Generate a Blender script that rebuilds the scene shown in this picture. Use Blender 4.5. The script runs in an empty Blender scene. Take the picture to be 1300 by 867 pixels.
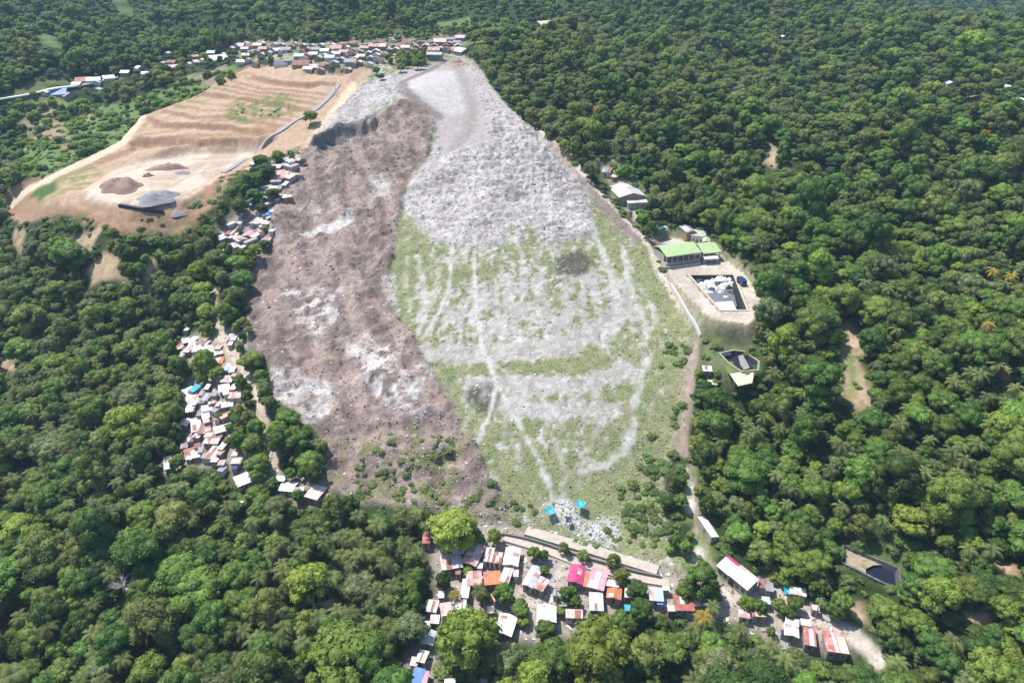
import bpy, bmesh, math, random
import numpy as np
from mathutils import Vector, Matrix

# ------------------------------------------------------------------ camera, light, exposure
SC = bpy.context.scene
COL = SC.collection
R_ = math.radians
F_PX, CXP, CYP = 867.0, 650.0, 433.5          # focal length and centre in photo pixels
CAM_H, PITCH = 165.0, 30.0
cam_d = bpy.data.cameras.new('camera')
cam_d.sensor_fit = 'HORIZONTAL'; cam_d.sensor_width = 36.0
cam_d.lens = 36.0 * F_PX / 1300.0
cam_d.clip_start = 1.0; cam_d.clip_end = 12000.0
cam = bpy.data.objects.new('camera', cam_d); COL.objects.link(cam)
cam.location = (0, 0, CAM_H); cam.rotation_euler = (R_(90 - PITCH), 0, 0)
SC.camera = cam

SUN_AZ, SUN_EL = -56.0, 61.0                   # azimuth from +Y, negative = to the left
world = bpy.data.worlds.new('World'); SC.world = world; world.use_nodes = True
nt = world.node_tree; nt.nodes.clear()
wo = nt.nodes.new('ShaderNodeOutputWorld'); wb = nt.nodes.new('ShaderNodeBackground')
sk = nt.nodes.new('ShaderNodeTexSky'); sk.sky_type = 'NISHITA'; sk.sun_disc = False
sk.sun_elevation = R_(SUN_EL); sk.sun_rotation = R_(SUN_AZ)
nt.links.new(sk.outputs[0], wb.inputs[0]); wb.inputs[1].default_value = 0.125
nt.links.new(wb.outputs[0], wo.inputs[0])
sun_d = bpy.data.lights.new('sun', 'SUN'); sun_d.energy = 4.2; sun_d.angle = R_(0.5); sun_d.color = (1.0, 0.955, 0.88)
sun = bpy.data.objects.new('sun', sun_d); COL.objects.link(sun)
sdir = Vector((math.sin(R_(SUN_AZ)) * math.cos(R_(SUN_EL)), math.cos(R_(SUN_AZ)) * math.cos(R_(SUN_EL)), math.sin(R_(SUN_EL))))
sun.rotation_euler = (-sdir).to_track_quat('-Z', 'Y').to_euler()
sun.location = (-300, 400, 600)
SC.view_settings.view_transform = 'Standard'; SC.view_settings.look = 'None'
SC.view_settings.exposure = 0.62; SC.view_settings.gamma = 1.0; SC.view_settings.use_curve_mapping = False
HAZE = 0.00012
SC.render.engine = 'CYCLES'
SC.cycles.max_bounces = 6; SC.cycles.diffuse_bounces = 3; SC.cycles.transmission_bounces = 3
SC.cycles.volume_bounces = 0; SC.cycles.use_denoising = True
try: SC.cycles.denoiser = 'OPENIMAGEDENOISE'
except Exception: pass

rnd = random.Random(11)
nrng = np.random.default_rng(5)

# ------------------------------------------------------------------ noise and camera maths
def _hash(ix, iy, seed):
    h = (ix.astype(np.int64) * 374761393 + iy.astype(np.int64) * 668265263 + seed * 974634777) & 0xFFFFFFFF
    h = ((h ^ (h >> 13)) * 1274126177) & 0xFFFFFFFF
    h = (h ^ (h >> 16)) & 0xFFFFFFFF
    return h.astype(np.float64) / 4294967295.0
def vnoise(x, y, seed=0):
    ix = np.floor(x); iy = np.floor(y); fx = x - ix; fy = y - iy
    ux = fx * fx * (3 - 2 * fx); uy = fy * fy * (3 - 2 * fy)
    a = _hash(ix, iy, seed); b = _hash(ix + 1, iy, seed); c = _hash(ix, iy + 1, seed); d = _hash(ix + 1, iy + 1, seed)
    return (a * (1 - ux) + b * ux) * (1 - uy) + (c * (1 - ux) + d * ux) * uy
def fbm(x, y, scale, octs=4, seed=0, gain=0.5):
    t = np.zeros_like(x, dtype=np.float64); amp = 1.0; tot = 0.0; f = 1.0 / scale
    for k in range(octs):
        t += amp * vnoise(x * f + 17.3 * k, y * f - 9.1 * k, seed + 31 * k); tot += amp; amp *= gain; f *= 2.03
    return t / tot                               # 0..1
def ridged(x, y, scale, octs=3, seed=0):
    t = np.zeros_like(x, dtype=np.float64); amp = 1.0; tot = 0.0; f = 1.0 / scale
    for k in range(octs):
        t += amp * (1 - np.abs(2 * vnoise(x * f + 5.7 * k, y * f + 3.3 * k, seed + 13 * k) - 1)); tot += amp; amp *= 0.5; f *= 2.1
    return t / tot
def sstep(a, b, x):
    t = np.clip((x - a) / (b - a), 0, 1); return t * t * (3 - 2 * t)

SP, CP = math.sin(R_(PITCH)), math.cos(R_(PITCH))
def ray(px, py):
    px = np.asarray(px, float); py = np.asarray(py, float)
    u = (px - CXP) / F_PX; v = (CYP - py) / F_PX
    return np.stack([u, CP + v * SP, -SP + v * CP], -1)
def project(p):
    p = np.asarray(p, float); x, y, z = p[..., 0], p[..., 1], p[..., 2] - CAM_H
    dep = y * CP - z * SP; up = y * SP + z * CP
    dep = np.maximum(dep, 1.0)
    return CXP + F_PX * x / dep, CYP - F_PX * up / dep, dep

# ------------------------------------------------------------------ terrain: surveyed control heights
CTRL = [ # (photo x, photo y, height)
 (700,740,0),(600,740,-1),(520,860,-6),(800,820,-3),(700,867,-6),(950,740,2),(1060,800,3),(1110,835,2),(1200,860,6),
 (650,672,2),(760,700,2),(835,725,2),(480,645,1.5),(700,640,6),
 (700,600,13),(700,500,24),(700,400,35),(650,300,48),(640,220,60),(600,150,76),(570,90,90),(540,110,88),(610,110,85),(800,400,34),(780,500,23),(770,320,45),
 (580,500,21),(560,400,32),(540,300,46),(450,600,8),(450,500,17),(430,400,28),(430,300,41),(450,200,60),(480,150,74),
 (345,505,14),(320,400,24),(350,270,44),(385,185,62),(430,150,72),(470,110,84),(520,80,91),
 (740,230,59),(800,285,50),(835,345,43),(880,430,32),(862,530,19),(840,620,9),
 (870,320,44),(900,350,42.5),(930,400,41),(940,460,33),(960,520,22),
 (900,600,10),(900,520,20),(1000,600,14),(1000,450,32),(1000,300,52),(1080,480,32),(1000,200,66),(1000,100,85),(900,100,86),(800,150,75),
 (700,100,88),(650,50,97),(1150,300,52),(1150,450,38),(1150,600,24),(1105,722,9),(1250,800,14),(1290,700,20),(1290,600,30),(1290,450,42),
 (1290,300,58),(1290,200,72),(1290,100,88),(1200,60,95),(1290,45,97),
 (400,70,94),(300,60,92),(560,50,97),(400,95,89),(160,90,80),(80,112,72),(0,128,68),
 (200,230,50),(120,230,48),(290,210,52),(180,266,48.5),(100,250,47),(60,255,46),(300,150,67),(300,120,77),(380,120,80),(430,110,84),(200,150,64),
 (170,180,57),(60,160,54),(0,200,40),(30,240,44),(0,300,22),(200,300,38),(130,350,26),(250,350,24),(300,400,20),(200,400,11),(100,400,8),(0,400,0),
 (0,500,-10),(100,500,-6),(200,500,2),(260,500,8),(300,560,6),(380,610,4),(250,600,2),(100,600,-12),(0,600,-16),(0,700,-20),(200,700,-8),(400,700,-2),
 (0,867,-24),(200,867,-16),(400,867,-9)]
FAR = [ # surveyed points beyond the ridges (world metres)
 (-150,760,97),(-150,1000,118),(-200,1350,150),(150,900,112),(200,1300,140),(-450,800,90),(-600,1000,108),(-700,1400,150),(-1000,1000,120),
 (-1000,1500,165),(450,800,88),(560,980,50),(350,1100,120),(900,900,40),(700,1500,120),(1100,1500,130),(650,1900,165),(300,1900,170),(-300,2000,175),(-1000,2100,180),
 (1500,2000,180),(1500,800,40),(-1500,700,90),(-1500,1600,150),(0,2500,190),(-1500,2500,190),(1500,2500,190),
 (-500,300,0),(-900,200,-10),(-400,0,-25),(0,0,-12),(400,0,15),(500,300,50),(900,200,60),(600,500,78),(-800,500,50),(1500,0,60),(-1500,0,-10),(600,700,75)]
_c = np.array(CTRL, float); _r = ray(_c[:, 0], _c[:, 1]); _t = (_c[:, 2] - CAM_H) / _r[:, 2]
PTS = np.concatenate([np.stack([_r[:, 0] * _t, _r[:, 1] * _t, _c[:, 2]], -1), np.array(FAR, float)])
def _phi(r2): return 0.5 * r2 * np.log(r2 + 1e-9)
_P = PTS[:, :2] / 100.0; n_ = len(_P)
_K = _phi(((_P[:, None] - _P[None]) ** 2).sum(-1)) + np.eye(n_) * 0.02
_Q = np.concatenate([np.ones((n_, 1)), _P], 1)
_A = np.block([[_K, _Q], [_Q.T, np.zeros((3, 3))]])
_W = np.linalg.solve(_A, np.concatenate([PTS[:, 2], np.zeros(3)]))
def tps(x, y):
    q = np.stack([np.ravel(x), np.ravel(y)], -1) / 100.0; out = np.empty(len(q))
    for i in range(0, len(q), 40000):
        c = q[i:i + 40000]; d2 = ((c[:, None] - _P[None]) ** 2).sum(-1)
        out[i:i + 40000] = _phi(d2) @ _W[:n_] + _W[n_] + c @ _W[n_ + 1:]
    return out.reshape(np.shape(x))

def axis(fine, lo, hi, grow=1.09, mx=28.0):
    a = list(fine); s = fine[1] - fine[0]; l = fine[0]; left = []
    while l > lo: s = min(s * grow, mx); l -= s; left.append(l)
    s = fine[-1] - fine[-2]; h = fine[-1]; right = []
    while h < hi: s = min(s * grow, mx); h += s; right.append(h)
    return np.array(left[::-1] + a + right)
GX = axis(list(np.arange(-275, 178, 0.95)), -1600, 1600)
GY = axis(list(np.arange(112, 330, 0.9)) + list(np.arange(330, 600, 1.25)), 0, 2600)
MX, MY = np.meshgrid(GX, GY)
ZB = tps(MX, MY)
far_w = sstep(590, 880, MY)
ZB = ZB + far_w * 62 * (ridged(MX, MY, 290, 3, 4) - 0.55) + (1 - far_w) * 2.0 * (fbm(MX, MY, 40, 2, 8) - 0.5)

def bil(Z, x, y):
    x = np.clip(np.asarray(x, float), GX[0], GX[-1] - 1e-6); y = np.clip(np.asarray(y, float), GY[0], GY[-1] - 1e-6)
    i = np.clip(np.searchsorted(GX, x, side='right') - 1, 0, len(GX) - 2); j = np.clip(np.searchsorted(GY, y, side='right') - 1, 0, len(GY) - 2)
    fx = (x - GX[i]) / (GX[i + 1] - GX[i]); fy = (y - GY[j]) / (GY[j + 1] - GY[j])
    return (Z[j, i] * (1 - fx) + Z[j, i + 1] * fx) * (1 - fy) + (Z[j + 1, i] * (1 - fx) + Z[j + 1, i + 1] * fx) * fy
def sight(px, py, Z, lift=0.0):
    """where the line of sight through a photo point meets the land (plus lift)"""
    r = ray(px, py); shp = r.shape[:-1]; r = r.reshape(-1, 3); n = len(r)
    lift = np.broadcast_to(np.asarray(lift, float), (n,))
    ts = np.concatenate([np.arange(90, 700, 2.0), np.arange(700, 2600, 8.0)])
    lo = np.full(n, ts[-2]); hi = np.full(n, ts[-1]); done = np.zeros(n, bool)
    prev = np.full(n, ts[0])
    for t in ts:
        p = r * t; g = bil(Z, p[:, 0], p[:, 1]) + lift
        hit = (~done) & (p[:, 2] + CAM_H <= g)
        lo[hit] = prev[hit]; hi[hit] = t; done |= hit; prev[:] = t
        if done.all(): break
    for _ in range(18):
        m = (lo + hi) / 2; p = r * m[:, None]; b = p[:, 2] + CAM_H <= bil(Z, p[:, 0], p[:, 1]) + lift
        hi = np.where(b, m, hi); lo = np.where(b, lo, m)
    p = r * ((lo + hi) / 2)[:, None]; p[:, 2] += CAM_H
    return p.reshape(shp + (3,))
def world_poly(pts):
    a = np.array(pts, float); return sight(a[:, 0], a[:, 1], ZB)[:, :2]

def sdist_poly(P, margin=40.0):
    """signed distance (m, inside positive) from every grid vertex to a world polygon; -margin far away"""
    D = np.full(MX.shape, -margin)
    i0, i1 = np.searchsorted(GX, [P[:, 0].min() - margin, P[:, 0].max() + margin]); j0, j1 = np.searchsorted(GY, [P[:, 1].min() - margin, P[:, 1].max() + margin])
    x = MX[j0:j1, i0:i1]; y = MY[j0:j1, i0:i1]
    d2 = np.full(x.shape, 1e12); ins = np.zeros(x.shape, bool); n = len(P)
    for k in range(n):
        ax, ay = P[k]; bx, by = P[(k + 1) % n]; ex, ey = bx - ax, by - ay; L = ex * ex + ey * ey + 1e-9
        t = np.clip(((x - ax) * ex + (y - ay) * ey) / L, 0, 1)
        d2 = np.minimum(d2, (x - ax - t * ex) ** 2 + (y - ay - t * ey) ** 2)
        if ay != by:
            c = ((ay > y) != (by > y)) & (x < ex * (y - ay) / (by - ay) + ax); ins ^= c
    d = np.sqrt(d2); D[j0:j1, i0:i1] = np.where(ins, d, -np.minimum(d, margin))
    return D
def dist_line(P, margin=25.0):
    D = np.full(MX.shape, margin)
    i0, i1 = np.searchsorted(GX, [P[:, 0].min() - margin, P[:, 0].max() + margin]); j0, j1 = np.searchsorted(GY, [P[:, 1].min() - margin, P[:, 1].max() + margin])
    x = MX[j0:j1, i0:i1]; y = MY[j0:j1, i0:i1]; d2 = np.full(x.shape, 1e12)
    for k in range(len(P) - 1):
        ax, ay = P[k]; bx, by = P[k + 1]; ex, ey = bx - ax, by - ay; L = ex * ex + ey * ey + 1e-9
        t = np.clip(((x - ax) * ex + (y - ay) * ey) / L, 0, 1)
        d2 = np.minimum(d2, (x - ax - t * ex) ** 2 + (y - ay - t * ey) ** 2)
    D[j0:j1, i0:i1] = np.sqrt(d2); return D

EDGE = 5.0 * (fbm(MX, MY, 9, 3, 21) - 0.5)       # ragged edge used by every natural border
EDGE2 = 2.4 * (fbm(MX, MY, 4, 3, 22) - 0.5)
def zone(pts, soft=2.0, rag=1.0):
    D = sdist_poly(world_poly(pts)); return sstep(-soft, soft, D + rag * (EDGE + EDGE2))
def line(pts, width, soft=0.6, rag=0.25):
    D = dist_line(world_poly(pts)); return sstep(width / 2 + soft, width / 2 - soft, D + rag * EDGE2 * 2)
def ell(cx, cy, rx, ry, n=18):
    return [(cx + rx * math.cos(2 * math.pi * k / n), cy + ry * math.sin(2 * math.pi * k / n)) for k in range(n)]

# ------------------------------------------------------------------ zones of the ground
LANDFILL = [(570,60),(600,80),(640,130),(680,168),(722,205),(757,240),(800,283),(826,313),(838,345),(852,370),(878,412),(888,432),(872,470),(864,530),(852,570),(840,615),(845,680),(900,730),(850,728),(760,700),(690,680),(650,668),(600,652),(530,645),(450,640),(415,612),(414,570),(400,540),(345,508),(340,470),(313,425),(318,370),(328,330),(345,290),(355,250),(370,215),(390,185),(420,155),(455,112),(490,80),(540,70)]
SLIDE = [(398,178),(432,160),(470,156),(490,138),(512,125),(538,138),(551,160),(547,190),(530,218),(510,250),(500,300),(493,350),(500,400),(530,440),(560,490),(590,540),(615,600),(640,640),(655,668),(600,655),(530,648),(450,642),(412,612),(414,570),(400,542),(345,508),(340,470),(313,425),(318,370),(328,330),(345,290),(355,250),(372,213)]
SANDPIT = [(3,265),(60,225),(150,178),(178,147),(240,125),(290,98),(325,83),(383,82),(440,92),(470,84),(490,80),(455,112),(420,152),(388,186),(360,195),(325,205),(290,222),(280,250),(232,295),(150,288),(92,268),(30,290)]
TERRACE = [(165,190),(185,150),(240,127),(330,84),(440,92),(425,112),(392,145),(330,172),(240,182)]
PITFLOOR = [(105,247),(150,212),(230,186),(300,178),(345,178),(288,213),(240,257),(180,270),(120,262)]
COMPOUND = [(826,300),(850,283),(885,292),(915,310),(950,345),(970,385),(962,420),(950,437),(905,432),(888,425),(852,365)]
LOWER = [(545,665),(640,655),(700,672),(775,695),(850,728),(900,740),(990,735),(1020,760),(1060,785),(1092,812),(1072,832),(1000,822),(930,795),(860,785),(790,770),(770,790),(700,815),(640,815),(610,790),(560,790),(556,867),(505,867),(530,800),(552,750)]
LEFTV = [(222,432),(262,424),(300,415),(315,430),(320,470),(332,520),(345,560),(355,600),(412,610),(415,635),(380,640),(340,618),(300,612),(275,590),(225,600),(205,590),(220,560),(240,540),(228,510),(238,485),(262,470),(225,450)]
LEFTV2 = [(278,290),(300,268),(330,250),(340,225),(350,205),(372,198),(360,240),(350,280),(335,310),(305,315),(280,310)]
RIDGEV = [(300,55),(330,52),(420,55),(500,45),(560,44),(592,44),(600,62),(575,72),(540,85),(490,82),(460,88),(400,88),(325,82),(300,78)]
zLand = zone(LANDFILL, 2.0, 0.6); zSlide = zone(SLIDE, 1.5, 0.9); dSlide = sdist_poly(world_poly(SLIDE))
zSand = zone(SANDPIT, 2.5, 0.6); zTerr = zone(TERRACE, 3.0, 0.3); zFloor = zone(PITFLOOR, 4.0, 0.4)
zComp = zone(COMPOUND, 2.0, 0.2); zLow = zone(LOWER, 3.0, 1.0); zLv = zone(LEFTV, 3.0, 1.0); zLv2 = zone(LEFTV2, 3.0, 1.0); zRv = zone(RIDGEV, 3.0, 0.6)
zWhiteUp = zone([(395,180),(430,140),(465,108),(520,88),(600,85),(645,135),(690,175),(735,230),(758,300),(700,310),(640,312),(590,320),(545,300),(512,262),(520,235),(548,195),(553,160),(540,130),(512,118),(488,132),(465,150)], 3, 1)
zWhiteUp = zWhiteUp * sstep(-.15, .35, (MY - 292) / 40 + 1.5 * (fbm(MX, MY * .5, 11, 3, 55) - .5))
zPlat = zone([(500,104),(545,80),(585,78),(602,100),(615,140),(620,180),(560,200),(552,165),(545,140)], 3, 0.5)
CLEAR0 = np.maximum.reduce([zLand, zSand, zComp, zLow, zLv, zLv2, zRv])
POND_A = [(876,351),(931,347),(946,403),(913,408)]
POND_B = [(1071,694),(1142,716),(1142,751),(1100,736),(1067,722)]
BASIN_C = [(914,456),(932,446),(944,447),(960,467),(957,487),(937,493),(923,475)]

# ------------------------------------------------------------------ land shaping
Z = ZB.copy()
def flatten(w, ref=None, keep=0.0):
    global Z
    m = w > 0.7
    r = float(np.median(Z[m])) if ref is None else ref
    Z = Z * (1 - w) + (r + keep * (Z - r)) * w
    return r
wild = 1 - sstep(0, 1, CLEAR0); blur = wild.copy()
for _ in range(30): blur[1:-1, 1:-1] = .2 * (blur[1:-1, 1:-1] + blur[:-2, 1:-1] + blur[2:, 1:-1] + blur[1:-1, :-2] + blur[1:-1, 2:])
Z = Z + np.minimum(blur, wild) * ((ridged(MX, MY, 85, 3, 205) - 0.55) * 10 * sstep(100, 220, MY) + (ridged(MX + .5 * MY, MY * .6, 150, 2, 207) - 0.6) * (24 + 16 * sstep(110, 200, MX)) * sstep(230, 420, MY))
flatten(zFloor, None, 0.15)
step = 4.2
LEV = np.array([40, 51.5, 59.5, 64, 67, 69.5, 71.5, 75.5, 77.5, 79.5, 81.5, 86, 95, 120.0])     # bench levels cut into the hill
zw_ = Z + 4.2 * (fbm(MX, MY, 42, 4, 91) - 0.5); kk = np.clip(np.searchsorted(LEV, zw_) - 1, 0, len(LEV) - 2); fq = (zw_ - LEV[kk]) / (LEV[kk + 1] - LEV[kk])
ter = LEV[kk] + (LEV[kk + 1] - LEV[kk]) * (0.18 * fq + 0.82 * sstep(0.62, 0.88, fq)); Z = Z + (ter - zw_) * zTerr * (.35 + .65 * sstep(.36, .5, fbm(MX * .6, MY, 24, 2, 94)))
zc = flatten(zComp, None, 0.1)
# slide: sunken head with a scarp, hummocky debris below
head = sstep(150, 118, 0 * MY) * 0
pyv = project(np.stack([MX, MY, ZB], -1))
headz = np.maximum(zone([(402,182),(418,166),(440,158),(466,152),(482,138),(486,150),(470,172),(440,190),(412,196)], 4, 1.2), .22 * zone([(470,152),(490,134),(512,122),(545,132),(556,165),(540,200),(515,170),(480,185)], 5, .6))
Z = Z - zSlide * sstep(0.0, 5.0, dSlide + 1.5 * EDGE2) * (1.0 + 7.0 * headz )
hum = (ridged(MX + 0.6 * MY, MY, 22, 3, 41) - 0.5) * 4.6 + (ridged(MX + 0.3 * MY, MY * 1.5, 9, 2, 45) - 0.5) * 2.0 + (fbm(MX, MY, 5, 3, 42) - 0.5) * 2.4 + (ridged(MX + .45 * MY, MY * .28, 11, 3, 46) - .5) * 3.0 + (ridged(MX, MY, 2.6, 2, 43) - 0.5) * 0.9
Z = Z + zSlide * hum * 1.1
lamp = .35 + .65 * sstep(450, 390, MY + 40 * (fbm(MX, MY, 30, 2, 58) - .5)); lump = (ridged(MX, MY * 1.4, 8, 3, 51) - 0.5) * 1.7 + (ridged(MX, MY * 1.2, 3.0, 2, 52) - 0.5) * 1.3
zLump = zWhiteUp * (1 - zPlat) * (1 - zSlide)
Z = Z + zLump * lump * 1.1 * lamp * (.6 + 1.0 * fbm(MX, MY, 18, 2, 59)) + zLump * lamp * 2.6 * (ridged(MX * .8, MY * 1.5, 20, 2, 57) - .55)
saw = ((MY + 7 * fbm(MX, MY, 13, 3, 53)) / 6.5); saw = saw - np.floor(saw)
Z = Z + zLump * sstep(300, 345, MY) * sstep(470, 400, MY) * 1.5 * (np.where(saw > 0.85, (1 - saw) / 0.15, saw / 0.85) - 0.5)
zG = zLand * (1 - zSlide) * (1 - zWhiteUp)
Z = Z + zG * ((fbm(MX, MY, 5, 3, 61) - 0.5) * 0.9 + (fbm(MX, MY, 1.9, 2, 62) - 0.5) * 0.5)
Z = Z + zSand * (1 - zFloor) * ((fbm(MX, MY * .4, 4, 3, 63) - 0.5) * 1.1 + (ridged(MX, MY * .5, 6, 2, 64) - .5) * .5) + zSand * zFloor * (fbm(MX, MY, 9, 3, 65) - .5) * .9
# hollows dug for the basins
def dig(pts, depth, flat=6.0):
    global Z
    P = world_poly(pts); D = sdist_poly(P); w = sstep(-flat, -1.0, D); m = D > 0
    ref = float(np.median(Z[m])); Z = Z * (1 - w) + ref * w
    Z = Z - depth * (D > -0.35); return P, ref
PA, zA = dig(POND_A, 6.0); PB, zB_ = dig(POND_B, 6.0); PC, zC_ = dig(BASIN_C, 3.5)

# ------------------------------------------------------------------ ground colour (albedo of the materials lying there)
def V(*c): return np.array(c, float)
ALB = np.empty(MX.shape + (3,))
n1 = fbm(MX, MY, 14, 4, 71); n2 = fbm(MX, MY, 3.2, 3, 72); n3 = fbm(MX, MY, 1.5, 2, 73)
def mix(w, c, c2=None, n=None):
    global ALB
    t = V(*c) if c2 is None else V(*c) + (V(*c2) - V(*c)) * n[..., None]
    ALB = ALB * (1 - w[..., None]) + t * w[..., None]
ct = lambda n, a, b: sstep(a, b, n)
ALB[:] = V(0.03, 0.05, 0.016); mix(ct(n1, .45, .75), (0.05, 0.075, 0.022)); mix(ct(n2, .6, .8) * .5, (0.09, 0.075, 0.045))
FIELD = []
def field(pts, c=(0.10, 0.17, 0.05), c2=(0.15, 0.19, 0.07), soft=4, rag=1.2):
    w = zone(pts, soft, rag); FIELD.append(w); mix(w, c, c2, n1 * .6 + n2 * .4); return w
field([(42,54),(72,57),(84,77),(62,78)], (0.11, .17, .06)); field([(545,30),(600,20),(610,30),(560,40)], (.1, .17, .05)); field([(130,2),(165,4),(185,26),(160,24)], (0.10, .16, .06))
zScrub = zone([(20,132),(60,120),(130,128),(180,120),(240,98),(300,86),(300,96),(240,124),(178,146),(150,178),(60,224),(30,235),(20,190)], 4, 1.2)
mix(zScrub, (0.10, 0.18, 0.06), (0.15, 0.21, 0.08), n1)
mix(zone([(28,142),(72,134),(118,132),(115,150),(80,165),(92,190),(35,192)], 3, 1.4), (0.34, 0.25, 0.17), (0.2, 0.17, 0.08), ct(n2, .4, .7))
mix(zone([(228,102),(288,86),(292,100),(262,108)], 3, 1.2), (0.25, 0.2, 0.15), (0.14, 0.16, 0.08), ct(n2, .4, .7))
# quarry and terraces
mix(zSand, (0.48, 0.355, 0.255), (0.37, 0.26, 0.18), n1 * .5 + n2 * .5)
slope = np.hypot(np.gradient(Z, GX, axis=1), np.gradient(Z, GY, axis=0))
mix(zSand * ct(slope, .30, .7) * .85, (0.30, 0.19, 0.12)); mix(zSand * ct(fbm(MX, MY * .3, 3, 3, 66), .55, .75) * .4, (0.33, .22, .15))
mix(zFloor, (0.56, 0.455, 0.36), (0.42, 0.335, 0.265), ct(fbm(MX, MY, 18, 4, 67), .4, .62))
mix(np.maximum(line([(70,232),(110,212),(150,197),(180,184),(215,178),(260,172),(305,168),(345,164)], 9, 2, .8), line([(178,172),(240,158),(300,150),(345,158)], 5, 2, .8) * .7) * zSand, (0.27, 0.175, 0.11), (0.36, .24, .16), n2)
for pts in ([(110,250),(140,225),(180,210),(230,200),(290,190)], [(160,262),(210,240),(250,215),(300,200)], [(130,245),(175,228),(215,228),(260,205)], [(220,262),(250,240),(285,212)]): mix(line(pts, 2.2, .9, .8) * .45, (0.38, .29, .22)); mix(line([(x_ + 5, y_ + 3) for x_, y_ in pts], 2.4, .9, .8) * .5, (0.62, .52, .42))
mix(zone([(88,268),(150,278),(235,262),(285,222),(300,225),(270,270),(225,305),(150,300),(100,285)], 3, 1.2), (0.32, 0.2, 0.13), (0.2, 0.15, 0.09), ct(n2, .4, .75))
mix(zone([(298,128),(350,118),(376,126),(372,148),(300,158),(285,145)], 3, 1.5) * ct(n2, .3, .6), (0.19, 0.2, 0.085))
mix(zone([(40,245),(110,212),(140,212),(105,245),(50,262)], 3, 1.2) * ct(n2, .35, .65), (0.24, 0.23, 0.10))
mix(zone([(40,248),(70,232),(75,240),(50,256)], 2, 0.8), (0.07, 0.13, 0.04))
mix(zone([(240,128),(290,100),(320,90),(330,96),(260,130),(190,150)], 3, 1.0) * ct(n2, .4, .65) * .7, (0.3, 0.28, 0.13))
mix(line([(8,268),(25,250),(60,230),(110,205),(152,184),(172,160),(178,150)], 8, 1.5), (0.58, 0.47, 0.34))
mix(line([(380,205),(402,178),(425,148),(458,105),(480,88),(492,78)], 12, 2), (0.60, 0.47, 0.34))
mix(zone([(455,112),(440,92),(470,84),(486,90)], 3, .6) * .7, (0.33, 0.22, 0.16))
mix(zone([(488,66),(506,66),(498,92),(482,90)], 2, .3), (0.62, 0.56, 0.48))
mix(zone([(330,70),(378,70),(382,81),(328,80)], 2, .2), (0.58, 0.52, 0.46))
# stepped cut and small clearings
for pts in ([(112,345),(132,322),(158,326),(150,345),(165,362),(120,364)],):
    w = zone(pts, 2, .8); FIELD.append(w); mix(w, (0.50, 0.38, 0.25), (0.36, 0.25, 0.16), n2)
for pts in ([(96,292),(130,290),(118,325),(95,320)], [(0,452),(20,456),(22,470),(0,470)], [(182,340),(200,330),(192,380),(182,376)], [(266,372),(280,372),(278,408),(266,405)],
            [(1060,402),(1077,406),(1088,440),(1092,470),(1106,522),(1086,536),(1064,507),(1067,462)], [(1236,772),(1252,770),(1252,786),(1232,786)], [(1264,715),(1290,720),(1288,742),(1270,745)],
            [(1090,768),(1075,775),(1098,788)], [(402,765),(420,762),(418,776)], [(20,290),(36,292),(30,330),(18,325)], [(48,295),(60,300),(52,320)], [(975,190),(990,196),(985,210),(972,205)], [(1108,158),(1122,160),(1120,172),(1106,170)], [(1222,135),(1236,142),(1222,152)], [(1265,462),(1285,468),(1280,486),(1264,480)], [(1275,610),(1290,612),(1284,640),(1272,634)], [(940,620),(965,622),(958,640),(940,636)]):
    w = zone(pts, 2, 1.0); FIELD.append(w); mix(w, (0.42, 0.31, 0.22), (0.26, 0.22, 0.12), ct(n2, .4, .7))
w = zone([(1071,458),(1082,455),(1088,500),(1074,505)], 2, .8); mix(w, (0.13, 0.19, 0.06))
w = field([(1100,693),(1128,692),(1150,706),(1150,752),(1128,750),(1064,727),(1064,693)], (0.11, 0.17, 0.05), (0.09, .14, .05), 2, .8)
# landfill
mix(zLand, (0.37, 0.338, 0.308), (0.455, 0.422, 0.392), n2)
streak = fbm(MX * 1.0, MY * 0.33, 2.3, 4, 81); patch = fbm(MX, MY, 22, 3, 82)
dWhite = zone([(560,320),(620,350),(735,340),(745,390),(735,425),(640,440),(560,425),(560,360)], 8, 2)
green_lv = 0.52 + 0.30 * (patch - 0.5) + 0.12 * sstep(250, 170, MY) - 0.09 * dWhite
bandW = np.maximum.reduce([line([(540,445),(600,452),(660,445),(725,438),(770,415),(795,385)], 9, 2.5, 1), line([(600,490),(660,490),(740,488),(790,470)], 10, 3, 1), line([(640,520),(700,525),(770,520)], 8, 3, 1)])
bandG = np.maximum.reduce([line([(590,470),(660,467),(735,466),(765,455)], 7, 2, 1), line([(560,345),(615,345)], 9, 3, 1), line([(760,280),(785,330),(815,380)], 6, 2, 1), line([(815,320),(835,360),(860,400)], 13, 3, 1),
                           zone([(500,262),(540,270),(545,300),(530,330),(525,390),(530,435),(512,410),(498,370),(500,310)], 3, 1) * .8, zone([(530,440),(560,425),(570,470),(600,540),(650,590),(615,590),(580,520)], 3, 1) * .6,
                           zone([(840,380),(880,425),(872,470),(862,540),(835,620),(850,690),(800,700),(790,640),(820,560),(845,470)], 5, 1.2), zone([(640,590),(700,610),(790,590),(835,600),(845,700),(770,690),(700,640),(650,640)], 5, 1.2) * .8])
gv = green_lv - 0.34 * bandW + 0.24 * bandG
veg = sstep(-0.09, 0.11, gv - streak * 0.62 - n3 * 0.38) * zG
mix(zG * ct(n1, .35, .65) * .28, (0.31, 0.275, 0.205))
mix(veg * .88, (0.19, 0.225, 0.085), (0.27, 0.255, 0.13), ct(n2, .3, .7))
mix(zG * (1 - veg) * ct(n3, .62, .75) * .5, (0.55, 0.52, 0.49))
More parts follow.
